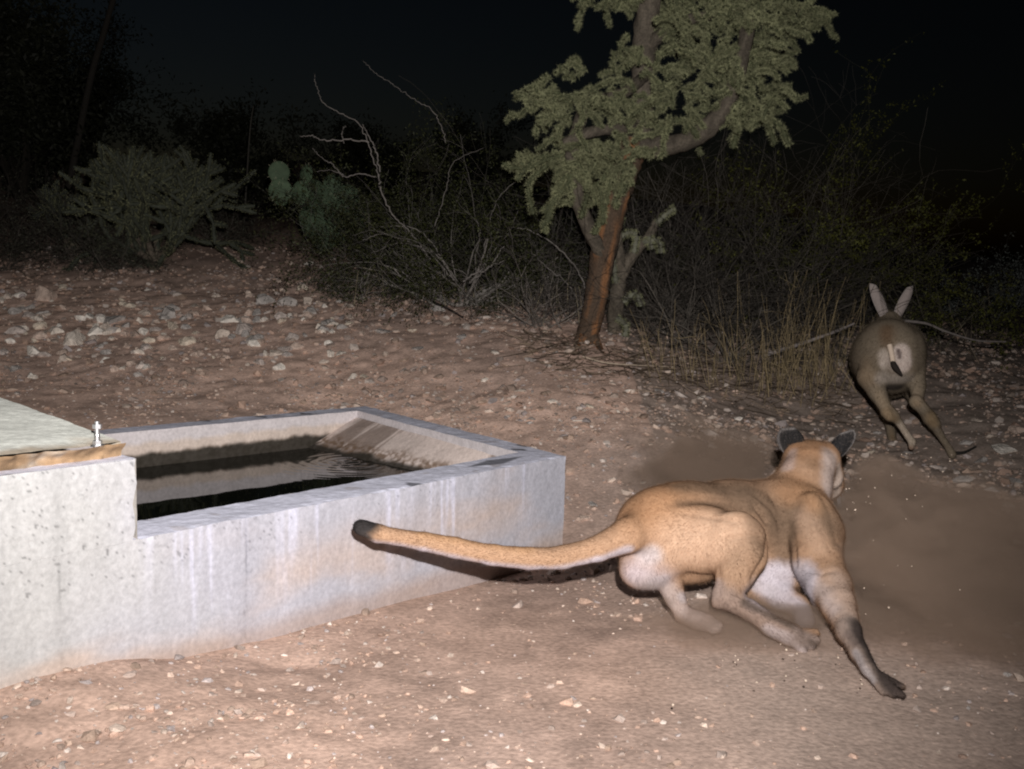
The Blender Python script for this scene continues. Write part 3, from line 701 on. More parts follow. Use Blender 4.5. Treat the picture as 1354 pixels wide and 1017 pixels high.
# muscle relief worked into the skin itself
Np = vnormals(Vp, Fp)
def groove(V, N, a, b, r, d):
    w = np.exp(-(segdist(V, P(*a), P(*b)) / r) ** 2); return V - N * (d * w)[:, None]
def qd(px, py, Yg=None):  # point on the near surface of the puma seen at a pixel
    d = ray(px, py); t = ((Vp - ORG) @ d) / (d @ d); e = np.linalg.norm(Vp - ORG - t[:, None] * d, axis=1)
    m = e < .012
    if not m.any(): return None
    tt = t[m].min(); return ORG + d * tt
def gl(pts, r, dp):
    global Vp
    q = [qd(*p) for p in pts]; q = [x for x in q if x is not None]; 
    if len(q) < 2: return
    dmin = np.full(len(Vp), 9.0)
    for a, b in zip(q[:-1], q[1:]): dmin = np.minimum(dmin, segdist(Vp, a, b))
    facing = ((ORG - Vp) * Np).sum(1) > 0
    Vp = Vp - Np * (dp * np.exp(-(dmin / r) ** 2) * facing)[:, None]
gl([(1000, 668), (1016, 690), (1019, 715), (1010, 745), (998, 765)], (.010) * 1.15, .016 * .9)    # edge of thigh against flank
gl([(962, 712), (985, 708), (1008, 706)], (.006) * 1.15, .007 * .9)
gl([(890, 664), (930, 660), (970, 666), (995, 672)], .018, .006)
gl([(1042, 662), (1068, 692), (1082, 735)], .010, .006)
gl([(1000, 655), (1022, 672), (1034, 700)], .009, .007)
gl([(935, 655), (970, 658), (1000, 664)], .008, .004)
gl([(905, 678), (940, 682), (975, 690)], (.010) * 1.15, .006 * .9)
gl([(1022, 655), (1040, 690), (1048, 725), (1050, 745)], (.012) * 1.15, .010 * .9)
gl([(1060, 655), (1075, 680), (1090, 705), (1098, 725)], (.010) * 1.15, .008 * .9)
gl([(1085, 650), (1100, 680), (1108, 715)], (.008) * 1.15, .006 * .9)
gl([(1030, 680), (1032, 710), (1036, 735)], (.008) * 1.15, .006 * .9)
gl([(880, 720), (905, 704), (935, 700)], (.010) * 1.15, .006 * .9)
gl([(948, 745), (952, 770), (950, 785)], (.007) * 1.15, .006 * .9)
gl([(975, 755), (985, 775)], (.007) * 1.15, .004 * .9)
gl([(1062, 750), (1085, 758), (1105, 752)], (.008) * 1.15, .006 * .9)
gl([(1055, 650), (1075, 648), (1092, 652)], (.008) * 1.15, .004 * .9)
gl([(1030, 715), (1055, 725)], (-.0 + .01) * 1.15, -.005 * .9)
Vp = Vp + Np * (.0035 * fbm(Vp * 14, 3))[:, None]; Vp = smooth_mesh(Vp, Fp, 1); Np = vnormals(Vp, Fp)
tan = np.array([.34, .215, .138]); Cp = np.tile(tan, (len(Vp), 1)) * (1 + .16 * fbm(Vp * 7, 4)[:, None])
warm = (.35, .192, .10); white = (.45, .41, .45); dk = (.045, .035, .032); dor_and_crease = (.13, .088, .06); pale = (.45, .31, .222)
def pt(a, b, r, col, amt=1, soft=.5):
    p, q = qd(a[0], a[1]), qd(b[0], b[1]); p = P(*a) if p is None else p; q = P(*b) if q is None else q
    paint(Vp, Cp, p, q, r * a[2] / FPX, col, amt, soft, False)
pt((850, 665, 3.5), (880, 640, 3.8), 50, warm, .7, .8)
pt((900, 725, 3.4), (960, 705, 3.4), 38, pale, .7, .7)
pt((900, 640, 3.75), (985, 650, 3.85), 17, dor_and_crease, .75, .9); pt((985, 650, 3.85), (1035, 690, 3.75), 26, dor_and_crease, .9, .9); pt((1045, 665, 3.85), (1100, 690, 3.8), 24, dor_and_crease, .75, .9)
pt((1035, 700, 3.65), (1040, 740, 3.6), 20, dor_and_crease, .75, .9); pt((1060, 680, 3.7), (1085, 720, 3.65), 14, pale, .5, .8)
pt((1070, 640, 3.95), (1080, 660, 3.9), 18, (.38, .22, .12), .6, .7); pt((1078, 608, 4.0), (1076, 612, 4.0), 9, (.2, .12, .07), .6, .8)
pt((1060, 590, 4.05), (1085, 588, 4.1), 26, warm, .6, .7); pt((1045, 630, 4.0), (1042, 650, 3.9), 18, warm, .5, .7)
pt((1102, 605, 4.1), (1100, 645, 4.15), 17, (.48, .39, .35), .95, .5); pt((1043, 598, 4.15), (1040, 615, 4.15), 10, (.48, .37, .33), .7, .5)
pt((1022, 770, 3.6), (1062, 774, 3.6), 24, white, 1, .5)
pt((838, 758, 3.45), (866, 772, 3.5), 24, (.40, .355, .385), .8, .9); pt((850, 735, 3.45), (862, 732, 3.45), 13, (.45, .42, .44), .7, .7); pt((870, 775, 3.6), (945, 778, 3.6), 13, white, .9, .5)
pt((868, 782, 3.5), (940, 830, 3.45), 26, (.30, .25, .235), .85, .6)
pt((1000, 790, 3.64), (1066, 812, 3.6), 22, (.36, .32, .34), .9, .4)
pt((985, 735, 3.4), (955, 785, 3.38), 24, (.25, .165, .11), .75, .8); pt((1000, 690, 3.5), (1008, 730, 3.4), 14, dor_and_crease, .5, .8); pt((900, 664, 3.6), (990, 672, 3.6), 7, dor_and_crease, .55, .9); pt((1090, 660, 3.8), (1106, 720, 3.6), 9, dor_and_crease, .5, .9)  # dark strokes after the shank: crease shade painted along the muscle folds
pt((990, 770, 3.43), (1000, 775, 3.4), 10, (.3, .2, .14), .4, .7)
pt((955, 795, 3.38), (1050, 845, 3.33), 24, (.22, .165, .14), .85, .5); pt((985, 797, 3.38), (1050, 826, 3.35), 7, (.08, .06, .05), .85, .6); pt((1015, 835, 3.34), (1070, 858, 3.3), 10, (.36, .31, .31), .7, .5)
pt((1062, 842, 3.31), (1082, 850, 3.3), 15, (.24, .19, .17), .9, .5); pt((1074, 850, 3.31), (1084, 855, 3.3), 6, dk, .7, .6); pt((1112, 622, 4.1), (1109, 646, 4.15), 11, (.46, .38, .33), .9, .5)
pt((1030, 766, 3.6), (1060, 768, 3.6), 24, (.44, .40, .43), .9, .5); pt((1030, 795, 3.6), (1052, 802, 3.6), 16, (.36, .32, .34), .9, .5)
pt((1110, 765, 3.4), (1125, 830, 3.22), 22, (.37, .285, .24), .7, .9); pt((1080, 778, 3.45), (1098, 806, 3.38), 12, (.42, .37, .37), .6, .9)
pt((1120, 825, 3.2), (1165, 905, 3.0), 26, (.24, .19, .165), .85, .6); pt((1140, 830, 3.15), (1200, 930, 2.88), 19, dk, .95, .4); pt((1118, 835, 3.2), (1130, 850, 3.15), 6, (.12, .09, .08), .7, .6); pt((1128, 862, 3.1), (1150, 900, 3.0), 8, (.30, .27, .27), .8, .5)
pt((560, 702, 3.42), (700, 722, 3.42), 10, (.42, .25, .13), .5, .8)
_tl = segdist(Vp, P(490, 720, 3.40), P(640, 752, 3.40)); 
for a, b, t, u in [((495, 722), (560, 733), 7, 8), ((560, 733), (640, 752), 8, 8), ((640, 752), (720, 759), 9, 9), ((720, 759), (790, 745), 9, 9), ((790, 745), (832, 730), 10, 10)]:
    pt((*a, 3.39), (*b, 3.39), 9, white, .85, .6)
pt((466, 694, 3.40), (484, 690, 3.42), 19, (.03, .027, .027), 1, .35)
pt((470, 710, 3.40), (484, 712, 3.40), 9, (.05, .045, .045), .9, .6)
pt((905, 789, 3.6), (925, 790, 3.6), 8, (.38, .34, .35), .7, .5); pt((1112, 646, 4.2), (1106, 655, 4.2), 12, (.44, .36, .31), .85, .5); pt((1000, 775, 3.6), (1020, 783, 3.6), 9, (.40, .36, .38), .8, .5)
# ears: black backs seen from behind, pale rims
earV = []
e1 = ear_cup(P(1050, 602, 4.12), P(1041, 566, 4.16), rt * .93 + up * .1 - fw * .35, fw * .9 - rt * .5, .050, (.018, .017, .017), (.2, .17, .16), (.16, .145, .14), depth=.4, point=.25)
e2 = ear_cup(P(1103, 607, 4.12), P(1119, 571, 4.15), rt * .93 + up * .3 - fw * .1, fw * .8 + rt * .45, .055, (.022, .021, .022), (.40, .33, .30), (.19, .175, .17), depth=.4, point=.25)
M = [(Vp, Fp, Cp)]; off = len(Vp); VV = [Vp]; FF = [Fp]; CC = [Cp]
for v, f, c in (e1, e2): VV.append(v); FF.append(f + off); CC.append(c); off += len(v)
proot = empty('puma', (.9, 3.6, 0)); tag(proot, 'tan puma crouched in a sharp turn beside the trough, long tail stretched out behind', 'puma')
body_p = link('body', mesh_np('puma_body', np.concatenate(VV), np.concatenate(FF), np.concatenate(CC), True, M_fur), proot)
fsegs = [(P(1073, 612, 4.12), P(1045, 668, 3.95)), (P(1050, 690, 3.8), P(870, 700, 3.6))] + [(a, b) for a, b in B.seg if True and (b - a) @ (b - a) > 1e-5 and a[0] > .25]
fsegs = []
def fs(*pts):
    for a, b in zip(pts[:-1], pts[1:]): fsegs.append((P(*a), P(*b)))
fs((1100, 648, 4.2), (1073, 612, 4.1), (1050, 660, 3.9), (1040, 690, 3.7), (960, 690, 3.6), (870, 700, 3.5), (790, 726, 3.44), (700, 739, 3.42), (600, 724, 3.42), (500, 706, 3.42), (470, 690, 3.4))
fs((920, 700, 3.4), (980, 735, 3.4), (958, 790, 3.38), (1060, 848, 3.33)); fs((870, 740, 3.5), (905, 814, 3.48), (945, 828, 3.44)); fs((1080, 700, 3.65), (1096, 775, 3.45), (1134, 862, 3.1), (1195, 925, 2.9))
eV = np.concatenate(VV); eF = np.concatenate(FF); eN = vnormals(eV, eF); eC = np.concatenate(CC)
fs((1050, 602, 4.12), (1041, 560, 4.16)); fs((1103, 607, 4.12), (1121, 566, 4.15))
fur('fur', eV, eF, eN, eC, fsegs, 330000, .0085, .0006, 5, proot, .2)
M_dark, _t, _b = new_mat('eye_and_nose', .25, .5); _b.inputs['Base Color'].default_value = (.03, .02, .015, 1)
mb = MB()
for q in (P(1090, 632, 4.30), P(1066, 634, 4.32)):
    v, f = ico(2); mb.add(v * .011 + q, f, (.03, .02, .01))
v, f = ico(2); mb.add(v * np.array([.016, .012, .012]) + P(1101, 652, 4.32), f, (.2, .1, .1)); mb.build('eyes_and_nose', M_dark, proot)
mb = MB(); r = np.random.RandomState(4)
for k in range(16):
    b = P(1104 + r.randn() * 2, 645 + r.randn() * 4, 4.24); tt = P(1114 + r.randn() * 5, 662 + r.randn() * 9, 4.2)
    tube(mb, smooth_path([b, (b + tt) / 2 + up * .006, tt], 6), np.linspace(.0009, .0003, 6), (.7, .68, .68), 3, False)
mb.build('whiskers', M_hair, proot)

# ------------------------------------------------------------------ mule deer bounding away
B = Body((1.4, 6.1, -.05), (3.4, 8.7, 1.35), .0105)
Yd = 6.6
B.ellpx(1174, 470, 6.75, 43, 49, .26, 0, .03)
B.ellpx(1156, 476, 6.8, 27, 38, .24, 8, .03); B.ellpx(1193, 470, 6.8, 26, 40, .24, -5, .03)
B.ellpx(1174, 482, 7.2, 40, 44, .34, 0, .04); B.ellpx(1174, 480, 7.6, 40, 42, .28, 0, .04)
B.chain([(1174, 462, 7.75, 27), (1175, 440, 7.9, 18), (1176, 426, 8.0, 15)], .03)
B.ellpx(1176, 424, 8.02, 15, 13, .09, 0, .02); B.cone(P(1176, 428, 8.05), P(1177, 438, 8.2), .05, .03, .02)
# hind legs
B.chain([(1152, 498, 6.66, 19), (1160, 518, 6.60, 12), (1170, 538, 6.53, 8.5)], .02); B.chain([(1173, 543, 6.52, 9), (1181, 550, 6.5, 8.5), (1187, 556, 6.5, 5.5), (1200, 576, 6.5, 4.6), (1206, 584, 6.5, 5.5), (1205, 592, 6.5, 4)], .008)
B.cone(P(1172, 545, 6.5), P(1176, 551, 6.48), .036, .03, .01)
B.chain([(1207, 490, 6.66, 17), (1213, 510, 6.60, 10.5), (1213, 527, 6.55, 8)], .02); B.chain([(1211, 531, 6.52, 9.5), (1221, 541, 6.52, 8), (1229, 552, 6.55, 9.5), (1235, 560, 6.56, 8.5), (1241, 572, 6.58, 5.5), (1254, 592, 6.6, 4.8), (1259, 601, 6.6, 6)], .008)
# forelegs glimpsed behind
B.chain([(1160, 510, 7.4, 15), (1172, 550, 7.2, 7), (1177, 562, 7.1, 6.5), (1180, 584, 7.0, 6), (1183, 592, 6.95, 4.5)], .01)
B.chain([(1200, 505, 7.4, 14), (1218, 540, 7.2, 7), (1232, 562, 7.05, 6), (1242, 585, 6.95, 4.5)], .01)
B.ellpx(1180, 505, 6.75, 24, 15, .12, 0, .03)
Vd, Fd = B.nets(); Vd = smooth_mesh(Vd, Fd, 3); Nd = vnormals(Vd, Fd)
Cd = np.tile(np.array([.21, .17, .125]), (len(Vd), 1)) * (1 + .15 * fbm(Vd * 6, 3)[:, None])
pd = lambda *a, **k: paint(Vd, Cd, *a, **k)
pd((1172, 435, 6.6), (1172, 452, 6.5), 10, (.13, .075, .04), .7, .8); pd((1138, 485, 6.6), (1145, 500, 6.6), 14, (.27, .19, .12), .5, .8)
pd((1164, 468, 6.5), (1164, 484, 6.5), 10.5, (.58, .50, .44), 1, .35); pd((1192, 466, 6.5), (1195, 482, 6.5), 11.5, (.58, .49, .44), 1, .35)
pd((1168, 466, 6.5), (1168, 476, 6.5), 2.6, (.08, .05, .05), .8, .5); pd((1188, 464, 6.5), (1189, 472, 6.5), 3, (.07, .045, .045), .8, .5)
pd((1176, 478, 6.48), (1180, 488, 6.48), 9, (.45, .38, .34), .7, .5); pd((1166, 500, 6.55), (1200, 498, 6.55), 9, (.38, .33, .29), .7, .6)
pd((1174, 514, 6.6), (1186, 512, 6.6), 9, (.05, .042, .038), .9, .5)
pd((1152, 505, 6.5), (1170, 540, 6.5), 11, (.38, .29, .20), .6, .7); pd((1212, 495, 6.5), (1213, 528, 6.5), 10, (.36, .28, .2), .6, .7)
pd((1173, 545, 6.45), (1182, 555, 6.45), 9, (.30, .20, .11), .5, .7); pd((1209, 531, 6.45), (1213, 535, 6.45), 8, (.30, .2, .11), .5, .7); pd((1232, 551, 6.5), (1236, 560, 6.5), 9, (.31, .21, .11), .5, .7)
pd((1190, 562, 6.5), (1206, 584, 6.5), 7, (.5, .42, .34), .8, .5); pd((1243, 574, 6.5), (1258, 600, 6.5), 8, (.5, .43, .35), .8, .5)
pd((1178, 565, 7.0), (1182, 590, 6.9), 9, (.2, .13, .07), .8, .5); pd((1205, 590, 6.5), (1205, 596, 6.5), 4, (.3, .2, .15), .9, .5)
_s0 = rt; e1 = ear_cup(P(1171, 424, 7.98), P(1154, 376, 8.0), rt * .9 - up * .25, fw, .051, (.34, .29, .27), (.3, .25, .22), (.36, .32, .3), depth=.3, point=.25)
e2 = ear_cup(P(1184, 424, 7.98), P(1203, 379, 8.0), rt * .9 + up * .3, fw, .051, (.34, .29, .27), (.3, .25, .22), (.36, .32, .3), depth=.3, point=.25)
VV = [Vd]; FF = [Fd]; CC = [Cd]; off = len(Vd)
for v, f, c in (e1, e2): VV.append(v); FF.append(f + off); CC.append(c); off += len(v)
droot = empty('deer', (float(P(1176, 500, 6.9)[0]), 6.9, .1)); tag(droot, 'grey brown mule deer seen from behind, bounding away with its white rump showing', 'deer')
link('body', mesh_np('deer_body', np.concatenate(VV), np.concatenate(FF), np.concatenate(CC), True, M_fur), droot)
mb = MB()
tube(mb, smooth_path([P(1176, 456, 6.47), P(1179, 468, 6.45), P(1181, 480, 6.44)], 8), np.linspace(.016, .017, 8), (.62, .5, .4), 8)
tube(mb, smooth_path([P(1180, 478, 6.44), P(1184, 486, 6.42), P(1193, 497, 6.42)], 8), [.013, .016, .018, .019, .018, .015, .011, .005], (.03, .025, .022), 8)
mb.build('tail', M_fur, droot)
mb = MB()
fur('fur', Vd, Fd, Nd, Cd, [(P(1176, 440, 7.6), P(1174, 440, 6.7)), (P(1174, 440, 6.6), P(1174, 510, 6.5)), (P(1152, 496, 6.6), P(1205, 590, 6.5)), (P(1208, 490, 6.6), P(1259, 600, 6.5))], 90000, .014, .0013, 6, droot, .25)

# ------------------------------------------------------------------ plants
def branch_path(p, d, L, n, wig, grav=0, r=rs):
    pts = [np.array(p, float)]; d = np.array(d, float); d /= np.linalg.norm(d)
    for k in range(n):
        d = d + wig * r.randn(3) + np.array([0, 0, grav]); d /= np.linalg.norm(d); pts.append(pts[-1] + d * L / n)
    return np.array(pts)
def twigs(mb, p, d, L, r0, lev, r, col, wig=.16, grav=0, nch=3, spread=.8, tips=None, nseg=6, minr=.0012, taper=.35):
    pts = branch_path(p, d, L, nseg, wig, grav, r); rad = np.linspace(r0, max(r0 * taper, minr), len(pts))
    tube(mb, pts, rad, np.array(col) * (.75 + .5 * r.rand()), 5 if r0 > .004 else 3, False); col = np.array(col) * .72
    if tips is not None and lev <= 1: tips.append(pts)
    if lev > 0:
        for k in range(nch):
            i = r.randint(max(1, nseg // 3), nseg + 1); dd = pts[i] - pts[i - 1]; dd /= np.linalg.norm(dd); nd = dd + spread * r.randn(3) * .7
            twigs(mb, pts[i], nd, L * (.45 + .35 * r.rand()), max(rad[i] * .7, minr), lev - 1, r, col, wig, grav, nch, spread, tips, max(4, nseg - 1), minr, taper)
def leaves(mb, pts, n, size, col, r, spread=.03, var=.3):
    """small two-sided leaf blades scattered about the twig points"""
    if len(pts) == 0: return
    A = np.concatenate(pts); c = A[r.randint(len(A), size=n)] + spread * r.randn(n, 3)
    u = r.randn(n, 3); u /= np.linalg.norm(u, axis=1)[:, None]; v = np.cross(u, r.randn(n, 3)); v /= np.linalg.norm(v, axis=1)[:, None]
    s = (size * (.6 + .8 * r.rand(n)))[:, None]
    V = np.stack([c - u * s, c + v * s * .4, c + u * s, c - v * s * .4], 1).reshape(-1, 3); F = np.arange(4 * n).reshape(n, 4)
    cc = np.array(col) * (1 - var + 2 * var * r.rand(n, 1)); mb.add(V, F, np.repeat(cc, 4, axis=0))
def gp(px, Y, dz=0):
    """ground point at image column px and distance Y"""
    p = P(px, 400, Y); return np.array([p[0], p[1], float(H(p[0], p[1])) + dz])
UPV = np.array([0, 0, 1.0])

# cholla joints
def joint_template(seed=0, sides=9, rings=13, spines=110, sl=.5, tub=.30):
    r = np.random.RandomState(seed); z = np.linspace(0, 1, rings); th = np.arange(sides) * 2 * math.pi / sides
    prof = np.sin(np.clip(z, .06, .94) * math.pi) ** .35
    Rr = prof[:, None] * (1 + tub * np.cos(z[:, None] * 22 + th[None] * 3) * np.cos(th[None] * 3 - z[:, None] * 9))
    V = np.stack([Rr * np.cos(th), Rr * np.sin(th), np.repeat(z[:, None], sides, 1)], -1).reshape(-1, 3)
    i = np.arange(rings - 1)[:, None] * sides; j = np.arange(sides)[None]; j2 = (j + 1) % sides
    F = np.stack([i + j, i + j2, i + sides + j2, i + sides + j], -1).reshape(-1, 4)
    zz = .04 + .94 * r.rand(spines); tt = r.rand(spines) * 6.283; base = np.stack([np.cos(tt), np.sin(tt), zz], -1)
    return V, F, base
JT = [joint_template(k) for k in range(4)]
def cactus_joint(ms, mp, a, b, rad, col, r, scol=(.23, .235, .13), sl=.022, sw=.0014):
    a, b = np.array(a, float), np.array(b, float); L = np.linalg.norm(b - a); t = (b - a) / L
    ref = UPV if abs(t[2]) < .9 else np.array([1.0, 0, 0]); x = np.cross(t, ref); x /= np.linalg.norm(x); y = np.cross(t, x); Mx = np.stack([x, y, t])
    V, F, base = JT[r.randint(4)]
    V = (V * np.array([rad, rad, L])) @ Mx + a; c = np.array(col) * (.8 + .4 * r.rand()); ms.add(V, F, c)
    ns = len(base); o = base * np.array([rad, rad, L]); dirs = base * np.array([1, 1, 0]) + .6 * r.randn(ns, 3); dirs /= np.linalg.norm(dirs, axis=1)[:, None]
    sd = np.cross(dirs, r.randn(ns, 3)); sd /= np.linalg.norm(sd, axis=1)[:, None]
    s = np.stack([o - sd * sw, o + sd * sw, o + dirs * (sl * (.6 + .7 * r.rand(ns)))[:, None]], 1).reshape(-1, 3) @ Mx + a
    mp.add(s, np.arange(3 * ns).reshape(ns, 3), np.array(scol) * (.7 + .5 * r.rand()))
def cholla_chain(ms, mp, p, d, n, r, rad, L, col, droop=.25, wig=.3, br=.3, **kw):
    d = np.array(d, float) / np.linalg.norm(d); p = np.array(p, float)
    for k in range(n):
        q = p + d * L * (.7 + .6 * r.rand()); cactus_joint(ms, mp, p, q, rad * (.85 + .3 * r.rand()), col, r, **kw)
        if r.rand() < br: 
            dd = d + .9 * r.randn(3); dd /= np.linalg.norm(dd); cactus_joint(ms, mp, q - d * L * .2, q + dd * L * .7, rad * .85, col, r, **kw)
        d = d + wig * r.randn(3) - np.array([0, 0, droop]); d /= np.linalg.norm(d); p = q

# --- the big cholla tree
TY = 7.6; r = np.random.RandomState(21)
base = G(777, 452); TY = base[1]
tree = empty('cholla_tree', base); tag(tree, 'tree-sized cholla with orange-streaked leaning trunk and drooping grey-green crown', 'cactus tree')
f = TY / FPX
def barkcol(n, m, seed, orange=1.0):
    rr = np.random.RandomState(seed); th = np.arange(m) / m * 2 * math.pi; s = np.linspace(0, 1, n)[:, None] * n / 30
    q = fbm(xyz(np.cos(th)[None] * 2.6 + s * .8, np.sin(th)[None] * 2.6 + s * .8, s * 2.2 + seed), 3)
    o = sstep(.03, .4, q)[..., None] * orange
    return np.array([.085, .058, .04]) * (1 - o) + np.array([.27, .125, .055]) * o
mb = MB()
TP = smooth_path([(*(P(765, 462, TY - .02)), 12 * f), (*P(777, 440, TY), 14 * f), (*P(788, 395, TY), 15 * f), (*P(798, 335, TY), 16.5 * f), (*P(813, 270, TY), 17 * f), (*P(828, 225, TY), 17 * f), (*P(840, 185, TY), 18 * f)], 60)
tube(mb, TP[:, :3], TP[:, 3], barkcol(60, 22, 3), 22, True, .05)
for a, b in (((773, 445), (757, 466)), ((783, 445), (797, 468)), ((778, 448), (776, 470))):
    pth = smooth_path([P(*a, TY - .04), P((a[0] + b[0]) / 2, (a[1] + b[1]) / 2 + 1, TY - .07), G(*b) - UPV * .02], 14); tube(mb, pth, np.linspace(8 * f, 5 * f, 14), barkcol(14, 12, 5), 12, True, .05)
mb.build('trunk', M_bark, tree)
mb = MB(); grey = lambda n, m, sd: np.array([.095, .080, .062]) * (.7 + .6 * np.random.RandomState(sd).rand(n, m, 1))
limbs = [[(840, 190, TY, 18), (848, 140, TY + .05, 15), (850, 90, TY + .05, 15), (856, 30, TY, 16), (862, -60, TY, 14), (870, -160, TY, 10)],
         [(838, 195, TY, 15), (880, 192, TY - .1, 13), (915, 183, TY - .2, 12), (945, 160, TY - .25, 12), (965, 128, TY - .3, 10), (985, 60, TY - .3, 9), (1000, -40, TY - .2, 8)],
         [(800, 345, TY - .02, 7), (786, 318, TY - .08, 9), (770, 280, TY - .12, 10), (758, 235, TY - .15, 11), (757, 200, TY - .15, 9), (770, 150, TY - .1, 8)],
         [(855, 60, TY, 8), (900, 30, TY - .2, 7), (940, 20, TY - .3, 6)], [(853, 100, TY, 7), (830, 120, TY - .2, 7), (800, 130, TY - .3, 6)],
         [(845, 170, TY, 9), (820, 170, TY - .2, 8), (780, 175, TY - .3, 7), (745, 190, TY - .3, 6)], [(858, 0, TY, 8), (820, -20, TY - .1, 7), (780, -10, TY - .1, 6)]]
for k, lb in enumerate(limbs):
    q = smooth_path([(*P(*a[:3]), a[3] * f) for a in lb], 30); tube(mb, q[:, :3], q[:, 3], grey(30, 14, k) if k != 0 else grey(30, 14, k) * 1.2, 14, True, .09)
mb.build('limb', M_bark, tree)
ms, mp = MB(), MB(); green = (.058, .064, .032)
blobs = [(760, 125, 58, 34, 42, .25), (722, 140, 26, 20, 10, .2), (795, 165, 62, 34, 46, .25), (745, 205, 48, 20, 20, .2), (790, 215, 42, 30, 30, .2), (720, 222, 38, 10, 12, .15), (765, 255, 20, 22, 9, .15),
         (820, 205, 24, 30, 16, .15), (890, 152, 46, 26, 34, .2), (900, 120, 30, 22, 12, .2), (960, 62, 82, 50, 110, .35), (1000, 120, 40, 44, 50, .25), (985, 160, 26, 14, 14, .2), (925, 20, 58, 30, 50, .3), (1010, 25, 58, 34, 60, .3), (930, 95, 50, 24, 26, .2),
         (790, 2, 48, 16, 20, .2), (845, -10, 40, 20, 20, .25), (950, -50, 120, 50, 90, .35), (820, -70, 80, 50, 60, .3), (1055, 30, 20, 20, 10, .2), (840, 100, 20, 30, 7, .15), (815, 90, 18, 14, 8, .15)]
for (px, py, rx, ry, n, dy) in blobs:
    for _ in range(int(n * .82)):
        a, q = r.rand() * 6.28, r.rand() ** .5; c = P(px + rx * q * math.cos(a), py + ry * q * math.sin(a), TY - .25 + dy * r.randn() * .8)
        d = np.array([math.cos(a) * .6 + .3 * r.randn(), .5 * r.randn(), .35 - .25 * math.sin(a) + .4 * r.randn()])
        cholla_chain(ms, mp, c, d, r.randint(2, 5), r, .0112, .052, green, .40, .45, .9)
# hanging arms at the left
for pth in ([(745, 205), (720, 212), (700, 222), (682, 222)], [(735, 210), (712, 228), (698, 245), (703, 275)], [(760, 215), (750, 245), (735, 262), (722, 290)], [(725, 205), (705, 212), (690, 230)], [(745, 232), (738, 255), (728, 270)],
            [(800, 230), (795, 255), (797, 280)], [(825, 215), (822, 245), (816, 262)], [(835, 205), (834, 232), (828, 245)], [(775, 220), (778, 250), (772, 275)], [(790, 240), (800, 275), (790, 300)],
            [(985, 130), (1012, 160), (1020, 178)], [(965, 140), (975, 165), (972, 185)], [(1000, 150), (1030, 165), (1035, 172)], [(880, 160), (905, 160), (915, 170)], [(760, 230), (742, 240), (722, 300)]):
    q = smooth_path([(*P(*a, TY - .3), .021) for a in pth], 2 * len(pth))
    for a, b in zip(q[:-1], q[1:]): cactus_joint(ms, mp, a[:3], b[:3], .017, green, r)
    cholla_chain(ms, mp, q[-1][:3], q[-1][:3] - q[-2][:3], 1, r, .019, .06, green, .1, .2, .4)
ms.build('crown', M_cactus, tree); mp.build('spines', M_grass, tree)
# --- young cholla at the foot of the tree
r = np.random.RandomState(5); b0 = G(812, 440); yc = empty('cholla', b0); tag(yc, 'small grey-green cholla standing just right of the orange-streaked trunk', 'cactus')
ms, mp, mw = MB(), MB(), MB(); YY = b0[1] - .1
q = smooth_path([(*(b0 - UPV * .03), .05), (*P(815, 400, YY), .055), (*P(822, 362, YY), .05), (*P(838, 335, YY), .042), (*P(858, 312, YY), .035), (*P(868, 292, YY), .026)], 26)
tube(mw, q[:, :3], q[:, 3], grey(26, 12, 9) * 1.15, 12, True, .1); tube(mw, smooth_path([P(820, 365, YY), P(818, 330, YY - .05), P(815, 300, YY - .05)], 12), np.linspace(.045, .03, 12), grey(12, 12, 4) * 1.1, 12, True, .1)
mw.build('stem', M_bark, yc)
for pth in ([(815, 375), (812, 345), (816, 318)], [(838, 335), (842, 312)], [(858, 312), (862, 330)], [(868, 295), (885, 280), (893, 276)], [(815, 318), (830, 308), (842, 310)], [(850, 320), (870, 318), (874, 335)], [(824, 400), (840, 388), (848, 405)], [(815, 420), (828, 430), (826, 445)], [(816, 300), (822, 285)]):
    q = smooth_path([P(*a, YY - .05) for a in pth], 2 * len(pth))
    for a, b in zip(q[:-1], q[1:]): cactus_joint(ms, mp, a, b, .022, (.15, .15, .115), r)
ms.build('crown', M_cactus, yc); mp.build('spines', M_grass, yc)

# --- staghorn cholla at the left
def staghorn(px, Y, name_label, seed, w, h, col, n0=9, cat='cactus', rad=.02, lev=7):
    r = np.random.RandomState(seed); b0 = gp(px, Y); t = empty('staghorn_cholla', b0); tag(t, name_label, cat); ms, mp, mw = MB(), MB(), MB()
    def grow(p, d, k, rd):
        L = h * (.075 + .05 * r.rand()); q = p + d * L
        if k >= lev - 1: tube(mw, branch_path(p, d, L, 4, .08, 0, r), np.full(5, rd * 1.1), (.11, .09, .07), 8, True, .1)
        cactus_joint(ms, mp, p, q, rd, col, r, sl=.012)
        if k > 0:
            for c_ in range(1 + (r.rand() < .54)):
                nd = d + (.35 if c_ == 0 else .8) * r.randn(3) * np.array([w, w, .7]); nd[2] += .22 * (k > 3); nd /= np.linalg.norm(nd); grow(q, nd, k - 1, rd * .97)
    for k in range(n0):
        a = k / n0 * 6.28 + r.rand() * .5; d = np.array([math.cos(a) * w, math.sin(a) * .7 * w, .8 + .9 * r.rand()]); d /= np.linalg.norm(d); grow(b0, d, lev, rad)
    mw.build('stem', M_bark, t); ms.build('crown', M_cactus, t); mp.build('spines', M_grass, t)
staghorn(205, 9.8, 'wide branching staghorn cholla on the dark slope at the left', 31, 1.0, 1.5, (.036, .040, .029), 9, rad=.024)
staghorn(95, 10.8, 'smaller dim staghorn cholla farther back at the far left', 32, .9, .9, (.026, .029, .024), 6)

